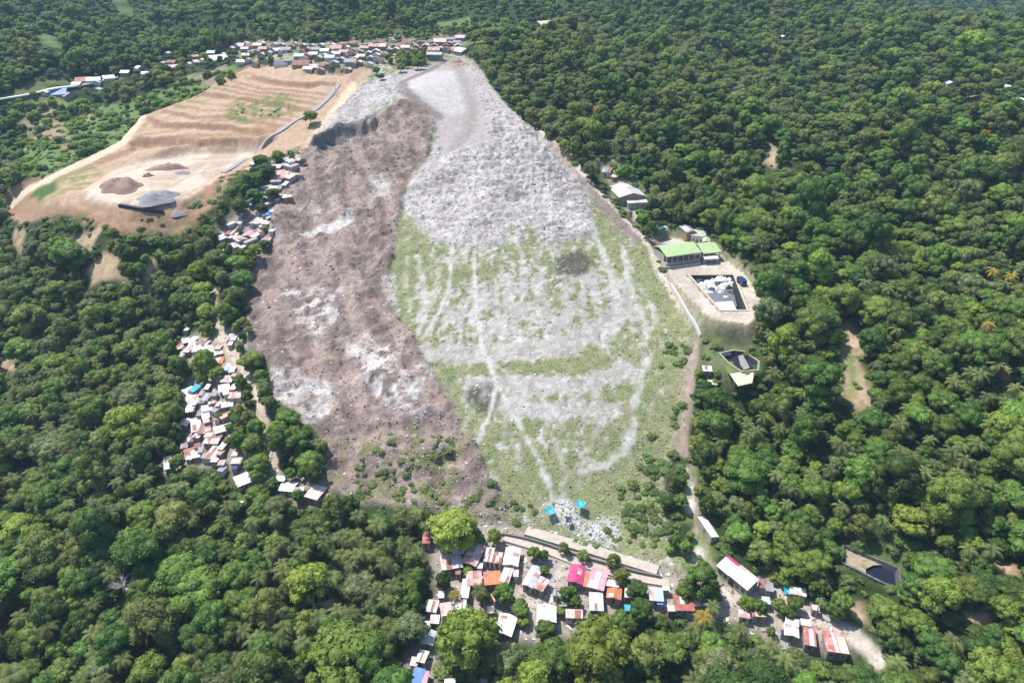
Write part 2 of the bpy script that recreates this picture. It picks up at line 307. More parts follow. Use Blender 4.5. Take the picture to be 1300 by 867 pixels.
mix(zLump, (0.50, 0.45, 0.432), (0.37, 0.325, 0.31), ct(fbm(MX * 1.2, MY * .45, 8, 4, 83) * .6 + n1 * .4, .4, .62)); mix(zLump * ct(n3, .6, .78) * .55, (0.60, 0.57, 0.55)); mix(zLump * lamp * ct(n3, .4, .25) * .45, (0.19, 0.17, 0.165))
mix(zLump * ct(fbm(MX, MY, 26, 3, 84), .52, .62) * sstep(300, 320, MY) * ct(n3, .52, .4) * .55, (0.15, 0.15, 0.155))
mix(zPlat, (0.37, 0.32, 0.305), (0.43, 0.38, 0.365), n1)
mix(zone([(508,112),(545,92),(582,90),(596,115),(592,140),(570,148),(545,128)], 4, .5) * .75, (0.53, 0.485, 0.47))
trk = line([(566,78),(540,92),(512,104),(512,115),(530,130),(558,150)], 6.0, 1.6, .3); trk2 = line([(578,82),(590,110),(600,140),(596,165),(575,190)], 7, 3, .6)
mix(trk * .95, (0.225, 0.185, 0.17)); mix(trk2 * .6, (0.28, 0.23, 0.21))
mix(zone([(572,74),(586,74),(592,82),(578,86),(568,82)], 2, .4) * .7, (0.33, .24, .16))
mix(zone([(598,82),(640,130),(650,150),(630,150),(605,105)], 3, .6), (0.52, 0.48, 0.455), (0.42, .37, .345), n2)
mix(1.0 * zone([(712,200),(745,232),(800,283),(822,308),(805,308),(778,288),(752,258),(735,225)], 3, .8), (0.30, 0.235, 0.21), (0.24, 0.18, 0.16), n2)
mix(line([(648,135),(690,172),(724,204),(760,240),(802,285),(826,312),(836,345),(855,375),(888,420)], 3.4, .8, .4), (0.56, 0.48, 0.42))
mix(line([(700,178),(722,208)], 3, 1), (0.4, .28, .21))
# slide colours
sl = fbm(MX * 1.3 + 0.45 * MY, MY * 0.4, 7, 4, 86)
mix(zSlide, (0.305, 0.236, 0.204), (0.172, 0.133, 0.117), ct(sl, .35, .65)); mix(zSlide * ct(n2, .58, .75) * .55, (0.36, 0.30, 0.275)); mix(zSlide * ct(n3, .34, .22) * .5, (0.12, 0.098, 0.09))
wp = np.maximum.reduce([zone([(384,298),(420,282),(448,266),(452,276),(425,296),(395,302)], 1.2, .6), zone([(365,372),(420,368),(455,375),(440,410),(400,420),(370,400)], 7, 3) * .75 * ct(n2, .38, .55),
                        zone([(345,470),(372,468),(395,480),(425,488),(430,510),(412,540),(390,535),(350,508)], 2.5, 1.2) * .85 * ct(n2, .3, .5), zone([(443,432),(470,425),(500,440),(512,475),(535,500),(530,530),(490,520),(462,490),(450,460)], 3, 2) * .9 * ct(n2, .38, .52),
                        zone([(380,262),(430,255),(440,268),(400,280)], 5, 2) * .5 * ct(n2, .4, .6), zone([(470,225),(500,228),(498,255),(472,258)], 4, 1.5) * .6, zone([(520,468),(550,465),(556,485),(530,488)], 3, 1.2) * .7 * ct(n2, .4, .5), zone([(485,355),(500,350),(502,385),(490,385)], 2, .8) * .7])
mix(np.minimum(1, wp * 1.1) * (.45 + .55 * ct(fbm(MX, MY * .8, 4, 4, 88), .32, .5)), (0.60, 0.575, 0.555), (0.42, 0.395, 0.38), ct(n3, .35, .75))
vs = zone([(425,575),(480,545),(530,540),(600,560),(625,600),(655,665),(560,650),(430,640)], 8, 2) * sstep(.50, .62, fbm(MX, MY, 5, 4, 87)) * zSlide
mix(vs * .9, (0.13, 0.15, 0.06), (0.19, .175, .09), n2)
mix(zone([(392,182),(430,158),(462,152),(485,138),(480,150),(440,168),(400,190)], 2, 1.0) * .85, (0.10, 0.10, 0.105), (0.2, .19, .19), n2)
# mud, trails, sorting yard
for e in (ell(727, 335, 26, 13), ell(612, 507, 17, 14)):
    mix(zone(e, 2, 1.4) * ct(n3, .2, .35), (0.085, 0.078, 0.062), (0.13, .115, .09), n2)
TR = (0.60, 0.575, 0.54); TRAIL = np.zeros(MX.shape)
for pts, wd in (([(574,312),(572,345),(568,370),(558,395),(540,425)], 1.5), ([(603,300),(602,345),(604,395),(612,440),(630,487)], 2.0), ([(630,487),(650,525),(672,560),(690,600),(701,632)], 1.6), ([(630,490),(622,525),(606,562)], 1.9),
                ([(742,265),(758,305),(775,350),(785,395),(780,430)], 2.6), ([(788,308),(798,355),(812,395),(822,420)], 2.2), ([(826,448),(815,475),(805,520),(800,560)], 2.3), ([(530,325),(540,365),(538,400),(528,432)], 2.4), ([(605,452),(640,470)], 1.4), ([(800,560),(770,590),(735,600)], 2.0), ([(810,360),(830,395)], 1.6), ([(560,330),(548,380),(530,420),(545,450)], 1.0), ([(640,470),(690,530),(720,600),(712,632)], 1.0), ([(700,520),(740,580),(735,620)], .9), ([(650,560),(668,610),(690,640)], .9), ([(750,480),(760,540),(740,590)], 1.0), ([(690,340),(680,400),(650,440)], 1.0), ([(735,400),(760,440),(800,470)], 1.2), ([(590,540),(615,500),(640,440)], .9), ([(520,300),(515,350),(522,400)], 1.2), ([(835,400),(815,440)], 1.2)):
    TRAIL = np.maximum(TRAIL, line(pts, wd + 1, .7, .5)); mainp = pts[0] in ((603,300),(630,487),(630,490),(574,312)); mix(line(pts, max(1.5, wd * (.85 if mainp else .9)), .5 if mainp else .9, .5 if mainp else .9) * zLand * (.95 if mainp else .75 if wd > 1.25 else .4) * (1.0 if mainp else .45 + .55 * ct(n2, .3, .55)), (0.60, .575, .545), (0.47, .44, .41), n3)
YARD = zone([(690,640),(715,625),(735,640),(745,655),(760,660),(785,665),(782,695),(755,690),(715,672),(694,660)], 2, 1.6)
mix(YARD * ct(n2, .22, .42), (0.66, 0.65, 0.64), (0.48, .46, .44), n3)
# villages, compound, tracks
mix(zLow, (0.40, 0.35, 0.31), (0.30, 0.26, 0.215), n2); mix(zLv, (0.36, 0.31, 0.265), (0.24, .22, .16), n2); mix(zLv2, (0.36, .31, .27), (.25, .21, .16), n2); mix(zRv * .85, (0.34, .30, .24), (.13, .16, .07), ct(n2, .35, .6))
mix(zone([(690,720),(725,715),(765,750),(700,770),(670,790),(690,815),(655,815),(650,770)], 3, .6), (0.45, 0.395, 0.345), (.37, .32, .28), n2)
mix(zone([(550,640),(650,668),(700,690),(690,672),(760,700),(775,696),(700,665),(640,650)], 2, .5) * .6 * ct(n2, .3, .6), (0.14, 0.17, 0.06))
mix(zComp, (0.50, 0.44, 0.385), (0.41, .36, .305), ct(fbm(MX, MY, 7, 4, 68), .38, .62)); mix(zComp * ct(slope, .30, .6) * .9, (0.11, 0.16, 0.05), (.24, .21, .12), ct(n2, .35, .7))
tL = line([(268,375),(272,415),(300,455),(318,485),(330,525),(342,565),(350,600)], 4.2, 1, .6); mix(tL, (0.47, .39, .31))
tR = np.maximum.reduce([line([(878,440),(876,480),(868,540),(866,575)], 5.0, 1.2, .8), line([(878,595),(880,640),(888,690),(915,745)], 3.0, 1, .8)])
mix(tR, (0.36, 0.29, 0.245), (0.26, .2, .17), n2)
mix(line([(872,600),(875,650)], 2.6, .8, .5), (0.6, .57, .54)); mix(zone(ell(888, 703, 9, 10), 1.5, .8), (0.55, .52, .48)); mix(zone([(826,650),(838,650),(836,672),(824,672)], 1.5, .6), (0.34, .25, .2))
zTR = zone([(866,600),(884,590),(895,640),(905,690),(930,740),(880,740),(845,700),(860,660)], 3, 1.0); mix(zTR * ct(n2, .4, .6) * .7, (0.15, 0.2, 0.065))
roadE = line([(900,742),(930,758),(1000,775),(1050,790),(1080,805),(1112,835)], 4.5, 1, .5); mix(roadE, (0.47, .42, .37))
mix(line([(960,745),(1010,770)], 5, 1.5, .5), (0.45, .4, .35))
wTopR = zone([(755,205),(785,205),(822,240),(826,272),(812,285),(790,262),(770,235)], 3, .8); mix(wTopR * .7, (0.38, .33, .27), (0.14, .18, .07), ct(n2, .35, .6))
mix(zone([(800,252),(822,250),(826,270),(806,275)], 2, 1.2) * ct(n3, .4, .55), (0.55, .53, .5))
wCl = np.clip(zone([(890,435),(958,440),(965,490),(930,498),(895,490),(885,460)], 3, .5), 0, 1); mix(wCl, (0.09, 0.14, 0.045), (.16, .17, .09), n2)
farroad = line([(-20,133),(30,124),(60,117),(95,110),(130,102),(150,98)], 7, 1.5, .2); mix(farroad * .7, (0.16, .19, .08))
CLEAR = np.maximum.reduce([zLand, zSand, zScrub * .9, zComp, zLow, zLv, zLv2, zRv, tL, tR * .9, wTopR, wCl, farroad, roadE, zTR] + FIELD)
ALB *= (0.86 + 0.28 * n3)[..., None]
ALB = ALB * (1 - zLand[..., None] * (1 - zSlide[..., None]) * V(.12, .09, .075)); ALB = np.clip(ALB, 0.01, 0.8)

# ------------------------------------------------------------------ mesh and material helpers
def mat(name, rough=0.9, spec=0.2):
    m = bpy.data.materials.new(name); m.use_nodes = True
    b = m.node_tree.nodes['Principled BSDF']; b.inputs['Roughness'].default_value = rough; b.inputs['Specular IOR Level'].default_value = spec
    return m, m.node_tree, b
def N(t, kind, **kw):
    n = t.nodes.new(kind)
    for k, v in kw.items(): setattr(n, k, v)
    return n
def objmat(name, col, var=0.25, scale=0.6, rough=0.8, spec=0.25, stain=None, stain_amt=0.5, sheet=False, metallic=0.0):
    """base colour with sheet-to-sheet and weathering variation in object space"""
    m, t, b = mat(name, rough, spec); b.inputs['Metallic'].default_value = metallic
    tc = N(t, 'ShaderNodeTexCoord'); oi = N(t, 'ShaderNodeObjectInfo')
    off = N(t, 'ShaderNodeVectorMath', operation='ADD'); t.links.new(tc.outputs['Object'], off.inputs[0])
    sc = N(t, 'ShaderNodeVectorMath', operation='SCALE'); cb = N(t, 'ShaderNodeCombineXYZ')
    for k in range(2): t.links.new(oi.outputs['Random'], cb.inputs[k])
    t.links.new(cb.outputs[0], sc.inputs[0]); sc.inputs['Scale'].default_value = 90.0; t.links.new(sc.outputs[0], off.inputs[1])
    nz = N(t, 'ShaderNodeTexNoise'); nz.inputs['Scale'].default_value = scale; nz.inputs['Detail'].default_value = 5; nz.inputs['Roughness'].default_value = 0.65
    t.links.new(off.outputs[0], nz.inputs['Vector'])
    base = N(t, 'ShaderNodeRGB'); base.outputs[0].default_value = (*col, 1); cur = base.outputs[0]
    if stain:
        rp = N(t, 'ShaderNodeValToRGB'); rp.color_ramp.elements[0].position = 0.48; rp.color_ramp.elements[1].position = 0.66
        rp.color_ramp.elements[0].color = (0, 0, 0, 1); rp.color_ramp.elements[1].color = (stain_amt,) * 3 + (1,)
        t.links.new(nz.outputs['Fac'], rp.inputs[0])
        mx = N(t, 'ShaderNodeMix', data_type='RGBA'); t.links.new(rp.outputs[0], mx.inputs[0]); t.links.new(cur, mx.inputs[6]); mx.inputs[7].default_value = (*stain, 1); cur = mx.outputs[2]
    hv = N(t, 'ShaderNodeHueSaturation'); t.links.new(cur, hv.inputs['Color'])
    mr = N(t, 'ShaderNodeMapRange'); mr.inputs[3].default_value = 1 - var; mr.inputs[4].default_value = 1 + var
    if sheet:
        bk = N(t, 'ShaderNodeTexBrick'); bk.inputs['Scale'].default_value = 1.0; bk.inputs['Brick Width'].default_value = 0.9; bk.inputs['Row Height'].default_value = 2.4
        bk.inputs['Mortar Size'].default_value = 0.0; bk.inputs['Color1'].default_value = (0, 0, 0, 1); bk.inputs['Color2'].default_value = (1, 1, 1, 1)
        t.links.new(off.outputs[0], bk.inputs['Vector'])
        ad = N(t, 'ShaderNodeMath', operation='MULTIPLY_ADD'); t.links.new(bk.outputs['Color'], ad.inputs[0]); ad.inputs[1].default_value = 0.45
        t.links.new(nz.outputs['Fac'], ad.inputs[2]); sb = N(t, 'ShaderNodeMath', operation='SUBTRACT'); t.links.new(ad.outputs[0], sb.inputs[0]); sb.inputs[1].default_value = 0.225
        t.links.new(sb.outputs[0], mr.inputs[0])
        wv = N(t, 'ShaderNodeTexWave', wave_type='BANDS', bands_direction='X'); wv.inputs['Scale'].default_value = 1.3; t.links.new(off.outputs[0], wv.inputs['Vector'])
        bp = N(t, 'ShaderNodeBump'); bp.inputs['Strength'].default_value = 0.35; bp.inputs['Distance'].default_value = 0.05; t.links.new(wv.outputs['Fac'], bp.inputs['Height']); t.links.new(bp.outputs[0], b.inputs['Normal'])
    else:
        t.links.new(nz.outputs['Fac'], mr.inputs[0])
        bp = N(t, 'ShaderNodeBump'); bp.inputs['Strength'].default_value = 0.3; bp.inputs['Distance'].default_value = 0.1; t.links.new(nz.outputs['Fac'], bp.inputs['Height']); t.links.new(bp.outputs[0], b.inputs['Normal'])
    t.links.new(mr.outputs[0], hv.inputs['Value']); t.links.new(hv.outputs[0], b.inputs['Base Color'])
    return m
def leafmat(name, col, var=0.35, hue=0.03, trans=0.45):
    m = bpy.data.materials.new(name); m.use_nodes = True; t = m.node_tree; t.nodes.clear()
    out = N(t, 'ShaderNodeOutputMaterial'); oi = N(t, 'ShaderNodeObjectInfo'); ge = N(t, 'ShaderNodeNewGeometry')
    hv = N(t, 'ShaderNodeHueSaturation'); hv.inputs['Color'].default_value = (*col, 1)
    h = N(t, 'ShaderNodeMapRange'); h.inputs[3].default_value = 0.5 - hue; h.inputs[4].default_value = 0.5 + hue * .6; t.links.new(oi.outputs['Random'], h.inputs[0]); t.links.new(h.outputs[0], hv.inputs['Hue'])
    # per tree and per leaf value
    wn = N(t, 'ShaderNodeTexWhiteNoise', noise_dimensions='1D'); t.links.new(oi.outputs['Random'], wn.inputs['W'])
    v1 = N(t, 'ShaderNodeMapRange'); v1.inputs[3].default_value = 1 - var; v1.inputs[4].default_value = 1 + var; t.links.new(wn.outputs['Value'], v1.inputs[0])
    v2 = N(t, 'ShaderNodeMapRange'); v2.inputs[3].default_value = 0.62; v2.inputs[4].default_value = 1.38; t.links.new(ge.outputs['Random Per Island'], v2.inputs[0])
    mu = N(t, 'ShaderNodeMath', operation='MULTIPLY'); t.links.new(v1.outputs[0], mu.inputs[0]); t.links.new(v2.outputs[0], mu.inputs[1]); t.links.new(mu.outputs[0], hv.inputs['Value'])
    pb = N(t, 'ShaderNodeBsdfPrincipled'); pb.inputs['Roughness'].default_value = 0.55; pb.inputs['Specular IOR Level'].default_value = 0.25
    tr = N(t, 'ShaderNodeBsdfTranslucent'); ms = N(t, 'ShaderNodeMixShader'); ms.inputs[0].default_value = trans
    t.links.new(hv.outputs[0], pb.inputs['Base Color'])
    tint = N(t, 'ShaderNodeMix', data_type='RGBA', blend_type='MULTIPLY'); tint.inputs[0].default_value = 1; t.links.new(hv.outputs[0], tint.inputs[6]); tint.inputs[7].default_value = (1.25, 1.2, .6, 1); t.links.new(tint.outputs[2], tr.inputs['Color'])
    t.links.new(pb.outputs[0], ms.inputs[1]); t.links.new(tr.outputs[0], ms.inputs[2]); t.links.new(ms.outputs[0], out.inputs[0])
    return m

def mesh_obj(name, verts, faces, material, parent=None, smooth=False):
    me = bpy.data.meshes.new(name); me.from_pydata([tuple(v) for v in verts], [], [tuple(f) for f in faces])
    mats = material if isinstance(material, (list, tuple)) else [material]
    for m in mats: me.materials.append(m)
    if smooth: me.polygons.foreach_set('use_smooth', [True] * len(me.polygons))
    me.update(); o = bpy.data.objects.new(name, me); COL.objects.link(o)
    if parent is not None: o.parent = parent
    return o
def tag(o, label=None, cat=None, group=None, kind=None):
    if label: o['label'] = label
    if cat: o['category'] = cat
    if group: o['group'] = group
    if kind: o['kind'] = kind
    return o
def empty(name, loc, rz=0.0, s=1.0):
    o = bpy.data.objects.new(name, None); o.empty_display_size = 0.5; COL.objects.link(o)
    o.location = loc; o.rotation_euler = (0, 0, rz); o.scale = (s, s, s); return o
class MB:
    """collects closed solids into one mesh"""
    def __init__(self): self.v = []; self.f = []; self.mi = []
    def box(self, x0, x1, y0, y1, z0, z1, mi=0):
        b = len(self.v); self.v += [(x0, y0, z0), (x1, y0, z0), (x1, y1, z0), (x0, y1, z0), (x0, y0, z1), (x1, y0, z1), (x1, y1, z1), (x0, y1, z1)]
        for f in ((0, 3, 2, 1), (4, 5, 6, 7), (0, 1, 5, 4), (1, 2, 6, 5), (2, 3, 7, 6), (3, 0, 4, 7)): self.f.append([b + i for i in f]); self.mi.append(mi)
        return self
    def hexa(self, p, mi=0):
        b = len(self.v); self.v += [tuple(q) for q in p]
        for f in ((0, 3, 2, 1), (4, 5, 6, 7), (0, 1, 5, 4), (1, 2, 6, 5), (2, 3, 7, 6), (3, 0, 4, 7)): self.f.append([b + i for i in f]); self.mi.append(mi)
        return self
    def poly(self, pts, mi=0):
        b = len(self.v); self.v += [tuple(q) for q in pts]; self.f.append(list(range(b, b + len(pts)))); self.mi.append(mi); return self
    def tube(self, pts, rads, n=6, mi=0):
        b = len(self.v); pts = [Vector(p) for p in pts]
        for i, p in enumerate(pts):
            d = (pts[min(i + 1, len(pts) - 1)] - pts[max(i - 1, 0)]).normalized(); a = d.orthogonal().normalized(); c = d.cross(a)
            for k in range(n):
                w = 2 * math.pi * k / n; self.v.append(tuple(p + rads[i] * (a * math.cos(w) + c * math.sin(w))))
        for i in range(len(pts) - 1):
            for k in range(n):
                self.f.append([b + i * n + k, b + i * n + (k + 1) % n, b + (i + 1) * n + (k + 1) % n, b + (i + 1) * n + k]); self.mi.append(mi)
        self.f.append([b + k for k in range(n)][::-1]); self.mi.append(mi); self.f.append([b + (len(pts) - 1) * n + k for k in range(n)]); self.mi.append(mi)
        return self
    def build(self, name, material, parent=None, smooth=False):
        o = mesh_obj(name, self.v, self.f, material, parent, smooth); o.data.polygons.foreach_set('material_index', self.mi); return o

# ------------------------------------------------------------------ ground
nx, ny = len(GX), len(GY)
me = bpy.data.meshes.new('ground')
co = np.stack([MX, MY, Z], -1).reshape(-1, 3)
idx = np.arange(nx * ny).reshape(ny, nx)
fc = np.stack([idx[:-1, :-1], idx[:-1, 1:], idx[1:, 1:], idx[1:, :-1]], -1).reshape(-1)
nf = (nx - 1) * (ny - 1)
me.vertices.add(len(co)); me.vertices.foreach_set('co', co.ravel())
me.loops.add(nf * 4); me.loops.foreach_set('vertex_index', fc.astype(np.int32))
me.polygons.add(nf); me.polygons.foreach_set('loop_start', np.arange(0, nf * 4, 4, dtype=np.int32))
me.polygons.foreach_set('use_smooth', np.ones(nf, bool))
me.update(calc_edges=True)
ca = me.color_attributes.new('albedo', 'FLOAT_COLOR', 'POINT')
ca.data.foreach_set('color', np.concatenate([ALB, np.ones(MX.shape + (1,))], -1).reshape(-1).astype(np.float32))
m, t, b = mat('ground', 0.95, 0.1)
at_ = N(t, 'ShaderNodeVertexColor', layer_name='albedo'); tc = N(t, 'ShaderNodeTexCoord')
na = N(t, 'ShaderNodeTexNoise'); na.inputs['Scale'].default_value = 0.9; na.inputs['Detail'].default_value = 6; na.inputs['Roughness'].default_value = 0.7; t.links.new(tc.outputs['Object'], na.inputs['Vector'])
vo = N(t, 'ShaderNodeTexVoronoi'); vo.inputs['Scale'].default_value = 0.75; t.links.new(tc.outputs['Object'], vo.inputs['Vector'])
mr = N(t, 'ShaderNodeMapRange'); mr.inputs[1].default_value = .25; mr.inputs[2].default_value = .75; mr.inputs[3].default_value = .76; mr.inputs[4].default_value = 1.22; t.links.new(na.outputs['Fac'], mr.inputs[0])
sp = N(t, 'ShaderNodeSeparateColor'); t.links.new(vo.outputs['Color'], sp.inputs[0])
m2 = N(t, 'ShaderNodeMapRange'); m2.inputs[3].default_value = .9; m2.inputs[4].default_value = 1.1; t.links.new(sp.outputs[0], m2.inputs[0])
mm = N(t, 'ShaderNodeMath', operation='MULTIPLY'); t.links.new(mr.outputs[0], mm.inputs[0]); t.links.new(m2.outputs[0], mm.inputs[1])
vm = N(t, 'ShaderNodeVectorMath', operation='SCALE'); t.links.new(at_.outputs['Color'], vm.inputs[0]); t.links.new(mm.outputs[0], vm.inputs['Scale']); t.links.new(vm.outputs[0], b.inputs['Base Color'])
bp = N(t, 'ShaderNodeBump'); bp.inputs['Strength'].default_value = 0.7; bp.inputs['Distance'].default_value = 0.5; t.links.new(na.outputs['Fac'], bp.inputs['Height']); t.links.new(bp.outputs[0], b.inputs['Normal'])
me.materials.append(m)
ground = bpy.data.objects.new('ground', me); COL.objects.link(ground); tag(ground, kind='structure')

def gz(x, y): return bil(Z, x, y)
def at(px, py, lift=0.0): return sight(np.array([px], float), np.array([py], float), Z, lift)[0]

# ------------------------------------------------------------------ materials of built things
ROOF = {
 'white': objmat('white sheet roof', (0.66, 0.655, 0.65), .12, .5, .55, .3, (0.42, 0.36, 0.31), .45, True),
 'silver': objmat('silver sheet roof', (0.50, 0.52, 0.55), .16, .5, .45, .4, (0.36, 0.31, 0.28), .5, True),
 'paleblue': objmat('pale blue sheet roof', (0.42, 0.50, 0.58), .16, .5, .5, .3, (0.5, 0.5, 0.5), .5, True),
 'grey': objmat('grey sheet roof', (0.27, 0.28, 0.30), .2, .5, .6, .3, (0.3, 0.25, 0.22), .5, True),
 'cream': objmat('cream sheet roof', (0.60, 0.53, 0.44), .14, .5, .6, .25, (0.4, 0.3, 0.22), .4, True),
 'pinkwhite': objmat('pinkish white sheet roof', (0.58, 0.47, 0.45), .16, .5, .6, .25, (0.38, 0.24, 0.2), .6, True),
 'rustpink': objmat('rusty pink sheet roof', (0.45, 0.27, 0.24), .25, .5, .7, .2, (0.62, 0.54, 0.52), .8, True),
 'rust': objmat('rusted sheet roof', (0.31, 0.135, 0.095), .25, .5, .75, .2, (0.42, 0.3, 0.26), .6, True),
 'red': objmat('red sheet roof', (0.36, 0.11, 0.095), .2, .5, .6, .25, (0.45, 0.27, 0.24), .6, True),
 'redpink': objmat('red and pink sheet roof', (0.44, 0.15, 0.12), .2, .45, .6, .25, (0.62, 0.4, 0.42), .9, True),
 'orange': objmat('orange rust sheet roof', (0.50, 0.17, 0.08), .2, .5, .65, .25, (0.45, 0.25, 0.18), .6, True),
 'brown': objmat('brown sheet roof', (0.24, 0.125, 0.11), .2, .5, .7, .2, (0.36, 0.23, 0.21), .5, True),
 'magenta': objmat('magenta sheet roof', (0.46, 0.055, 0.17), .12, .5, .5, .3, (0.5, 0.12, 0.24), .6, True),
 'pink': objmat('pink sheet roof', (0.60, 0.27, 0.33), .12, .5, .5, .3, (0.66, 0.4, 0.42), .6, True),
 'blue': objmat('blue sheet roof', (0.09, 0.22, 0.55), .15, .5, .5, .3, (0.25, 0.4, 0.6), .4, True),
 'navy': objmat('navy sheet roof', (0.035, 0.05, 0.12), .15, .5, .5, .3, None, 0, True),
 'teal': objmat('teal tarpaulin', (0.03, 0.34, 0.46), .15, .6, .5, .3, (0.1, 0.45, 0.55), .5),
 'green': objmat('light green sheet roof', (0.37, 0.50, 0.24), .07, .3, .5, .3, (0.42, 0.52, 0.3), .4, True),
 'palegreen': objmat('faded green sheet roof', (0.36, 0.43, 0.35), .12, .4, .6, .3, (0.3, 0.36, 0.3), .5, True)}
COLWORD = {'white': 'white', 'silver': 'silver grey', 'paleblue': 'pale blue', 'grey': 'dark grey', 'cream': 'cream', 'pinkwhite': 'pinkish white', 'rustpink': 'rust streaked pink', 'rust': 'rusted', 'red': 'dull red',
           'redpink': 'red and pink', 'orange': 'orange', 'brown': 'brown', 'magenta': 'magenta', 'pink': 'pink', 'blue': 'blue', 'navy': 'navy', 'teal': 'teal', 'green': 'light green', 'palegreen': 'faded green'}
WALL = [objmat('plywood wall', (0.30, 0.22, 0.15), .25, 1.0, .85, .1, (0.18, 0.13, 0.09), .5), objmat('concrete block wall', (0.36, 0.345, 0.33), .15, .8, .9, .1, (0.22, 0.21, 0.2), .5),
        objmat('painted wall', (0.55, 0.52, 0.46), .12, .8, .8, .2, (0.35, 0.32, 0.28), .5), objmat('scrap sheet wall', (0.26, 0.25, 0.26), .3, 1.2, .7, .2, (0.28, 0.16, 0.11), .6)]
M_DARK = objmat('dark opening', (0.02, 0.02, 0.022), .2, 1, .4, .3); M_DOOR = objmat('door wood', (0.20, 0.12, 0.07), .2, 1.5, .7, .2)
M_CONC = objmat('weathered concrete', (0.46, 0.44, 0.41), .15, .35, .9, .1, (0.3, 0.28, 0.25), .5)
M_CONCW = objmat('pale concrete', (0.62, 0.60, 0.57), .10, .35, .9, .1, (0.42, 0.4, 0.36), .5)
M_LINER = objmat('black liner', (0.018, 0.02, 0.026), .2, .3, .45, .4); M_STEEL = objmat('grey steel', (0.3, 0.31, 0.32), .1, 1, .5, .4)
M_WOOD = objmat('bare timber', (0.27, 0.22, 0.18), .2, 1.0, .85, .1); M_BARK = objmat('tree bark', (0.14, 0.11, 0.085), .25, .9, .9, .1); M_DEAD = objmat('bleached dead wood', (0.42, 0.39, 0.37), .15, .9, .9, .1)
M_TYRE = objmat('tyre rubber', (0.02, 0.02, 0.02), .1, 2, .8, .2); M_GLASS = objmat('dark window glass', (0.03, 0.04, 0.05), .1, 1, .15, .5)
M_SOILP = objmat('brown soil heap', (0.30, 0.205, 0.165), .3, .5, .95, .1, (0.2, .14, .11), .6); M_GRAVEL = objmat('grey gravel heap', (0.25, 0.245, 0.26), .3, .6, .95, .1, (0.18, .18, .19), .6)
M_WHITEP = objmat('white paint', (0.75, 0.75, 0.74), .05, 1, .4, .4)
def watermat(name, col):
    m, t, b = mat(name, 0.12, 0.5); b.inputs['Base Color'].default_value = (*col, 1)
    tc = N(t, 'ShaderNodeTexCoord'); nz = N(t, 'ShaderNodeTexNoise'); nz.inputs['Scale'].default_value = 1.2; nz.inputs['Detail'].default_value = 4; t.links.new(tc.outputs['Object'], nz.inputs['Vector'])
    bp = N(t, 'ShaderNodeBump'); bp.inputs['Strength'].default_value = .15; bp.inputs['Distance'].default_value = .1; t.links.new(nz.outputs['Fac'], bp.inputs['Height']); t.links.new(bp.outputs[0], b.inputs['Normal']); return m
# ------------------------------------------------------------------ labels: every repeat is told apart by its nearest landmark
ORD = ['nearest', 'second nearest', 'third nearest', 'fourth nearest', 'fifth nearest', 'sixth nearest', 'seventh nearest', 'eighth nearest', 'ninth nearest', 'tenth nearest', 'eleventh nearest', 'twelfth nearest', 'thirteenth nearest', 'fourteenth nearest', 'fifteenth nearest', 'sixteenth nearest']
LM = [((358, 76), 'the walled court on the ridge'), ((552, 69), 'the faded green shed at the landfill head'), ((524, 80), 'the tree row at the landfill head'), ((302, 62), 'the left end of the terraces'), ((494, 78), 'the sandy gap in the ridge houses'), ((590, 58), 'the top tip of the landfill'), ((425, 90), 'the right end of the terraces'),
      ((440, 60), 'the forest edge behind the ridge'), ((232, 437), 'the brown roof topping the left hamlet'), ((278, 452), 'the orange hamlet roof'), ((244, 570), 'the rust orange hamlet roof'), ((417, 629), 'the rusted scrap roof at the slide foot'), ((160, 92), 'the bend of the far road'), ((240, 76), 'the far road below the palms'), ((362, 214), 'the topmost slide edge shacks'), ((288, 300), 'the lowest slide edge shacks'),
      ((860, 480), 'the upper end of the dirt track'), ((850, 600), 'the middle of the dirt track'), ((820, 650), 'the brown bare spot beside the dirt track'), ((470, 620), 'the palms under the slide'), ((590, 600), 'the right tongue of the slide'), ((247, 490), 'the teal roof left of the slide'), ((341, 264), 'the blue roof beside the slide'), ((317, 289), 'the pink roof beside the slide'), ((400, 622), 'the white house at the slide foot'),
      ((732, 728), 'the magenta roof'), ((938, 727), 'the long red edged building'), ((1105, 722), 'the dark walled pond'), ((1061, 815), 'the red and pink roof'), ((625, 733), 'the bright orange roof'),
      ((859, 321), 'the long light green roof'), ((796, 235), 'the silver barn'), ((200, 252), 'the grey gravel heap'), ((135, 345), 'the small stepped cut'), ((1080, 480), 'the narrow bare dirt strip'),
      ((530, 857), 'the blue roof at the lower edge'), ((935, 470), 'the black lined basin'), ((270, 548), 'the long brown roof'), ((60, 112), 'the long blue roof far away'), ((210, 590), 'the last shack of the left hamlet'),
      ((0, 867), 'the lower left corner'), ((0, 700), 'the left edge low down'), ((0, 540), 'the left edge halfway down'), ((130, 780), 'the bare grey tree'), ((250, 867), 'the lower edge under the left forest'),
      ((400, 867), 'the lower edge under the palm grove'), ((800, 867), 'the lower edge under the magenta roof'), ((960, 867), 'the lower edge under the red edged building'), ((1140, 867), 'the lower edge under the dark pond'), ((1300, 867), 'the lower right corner'),
      ((1300, 720), 'the right edge low down'), ((1300, 560), 'the right edge halfway down'), ((1300, 400), 'the right edge above halfway'), ((1190, 640), 'the open slope above the dark pond'), ((1000, 620), 'the gully right of the dirt track'), ((1000, 400), 'the right rim of the tarp filled pond'),
      ((110, 600), 'the hollow in the left forest'), ((400, 575), 'the grove against the slide'), ((450, 690), 'the palm grove under the slide'), ((690, 650), 'the blue tarpaulins at the landfill foot'), ((612, 507), 'the lower mud patch'), ((727, 335), 'the upper mud patch'), ((540, 590), 'the green foot of the slide'), ((858, 690), 'the end of the concrete road')]
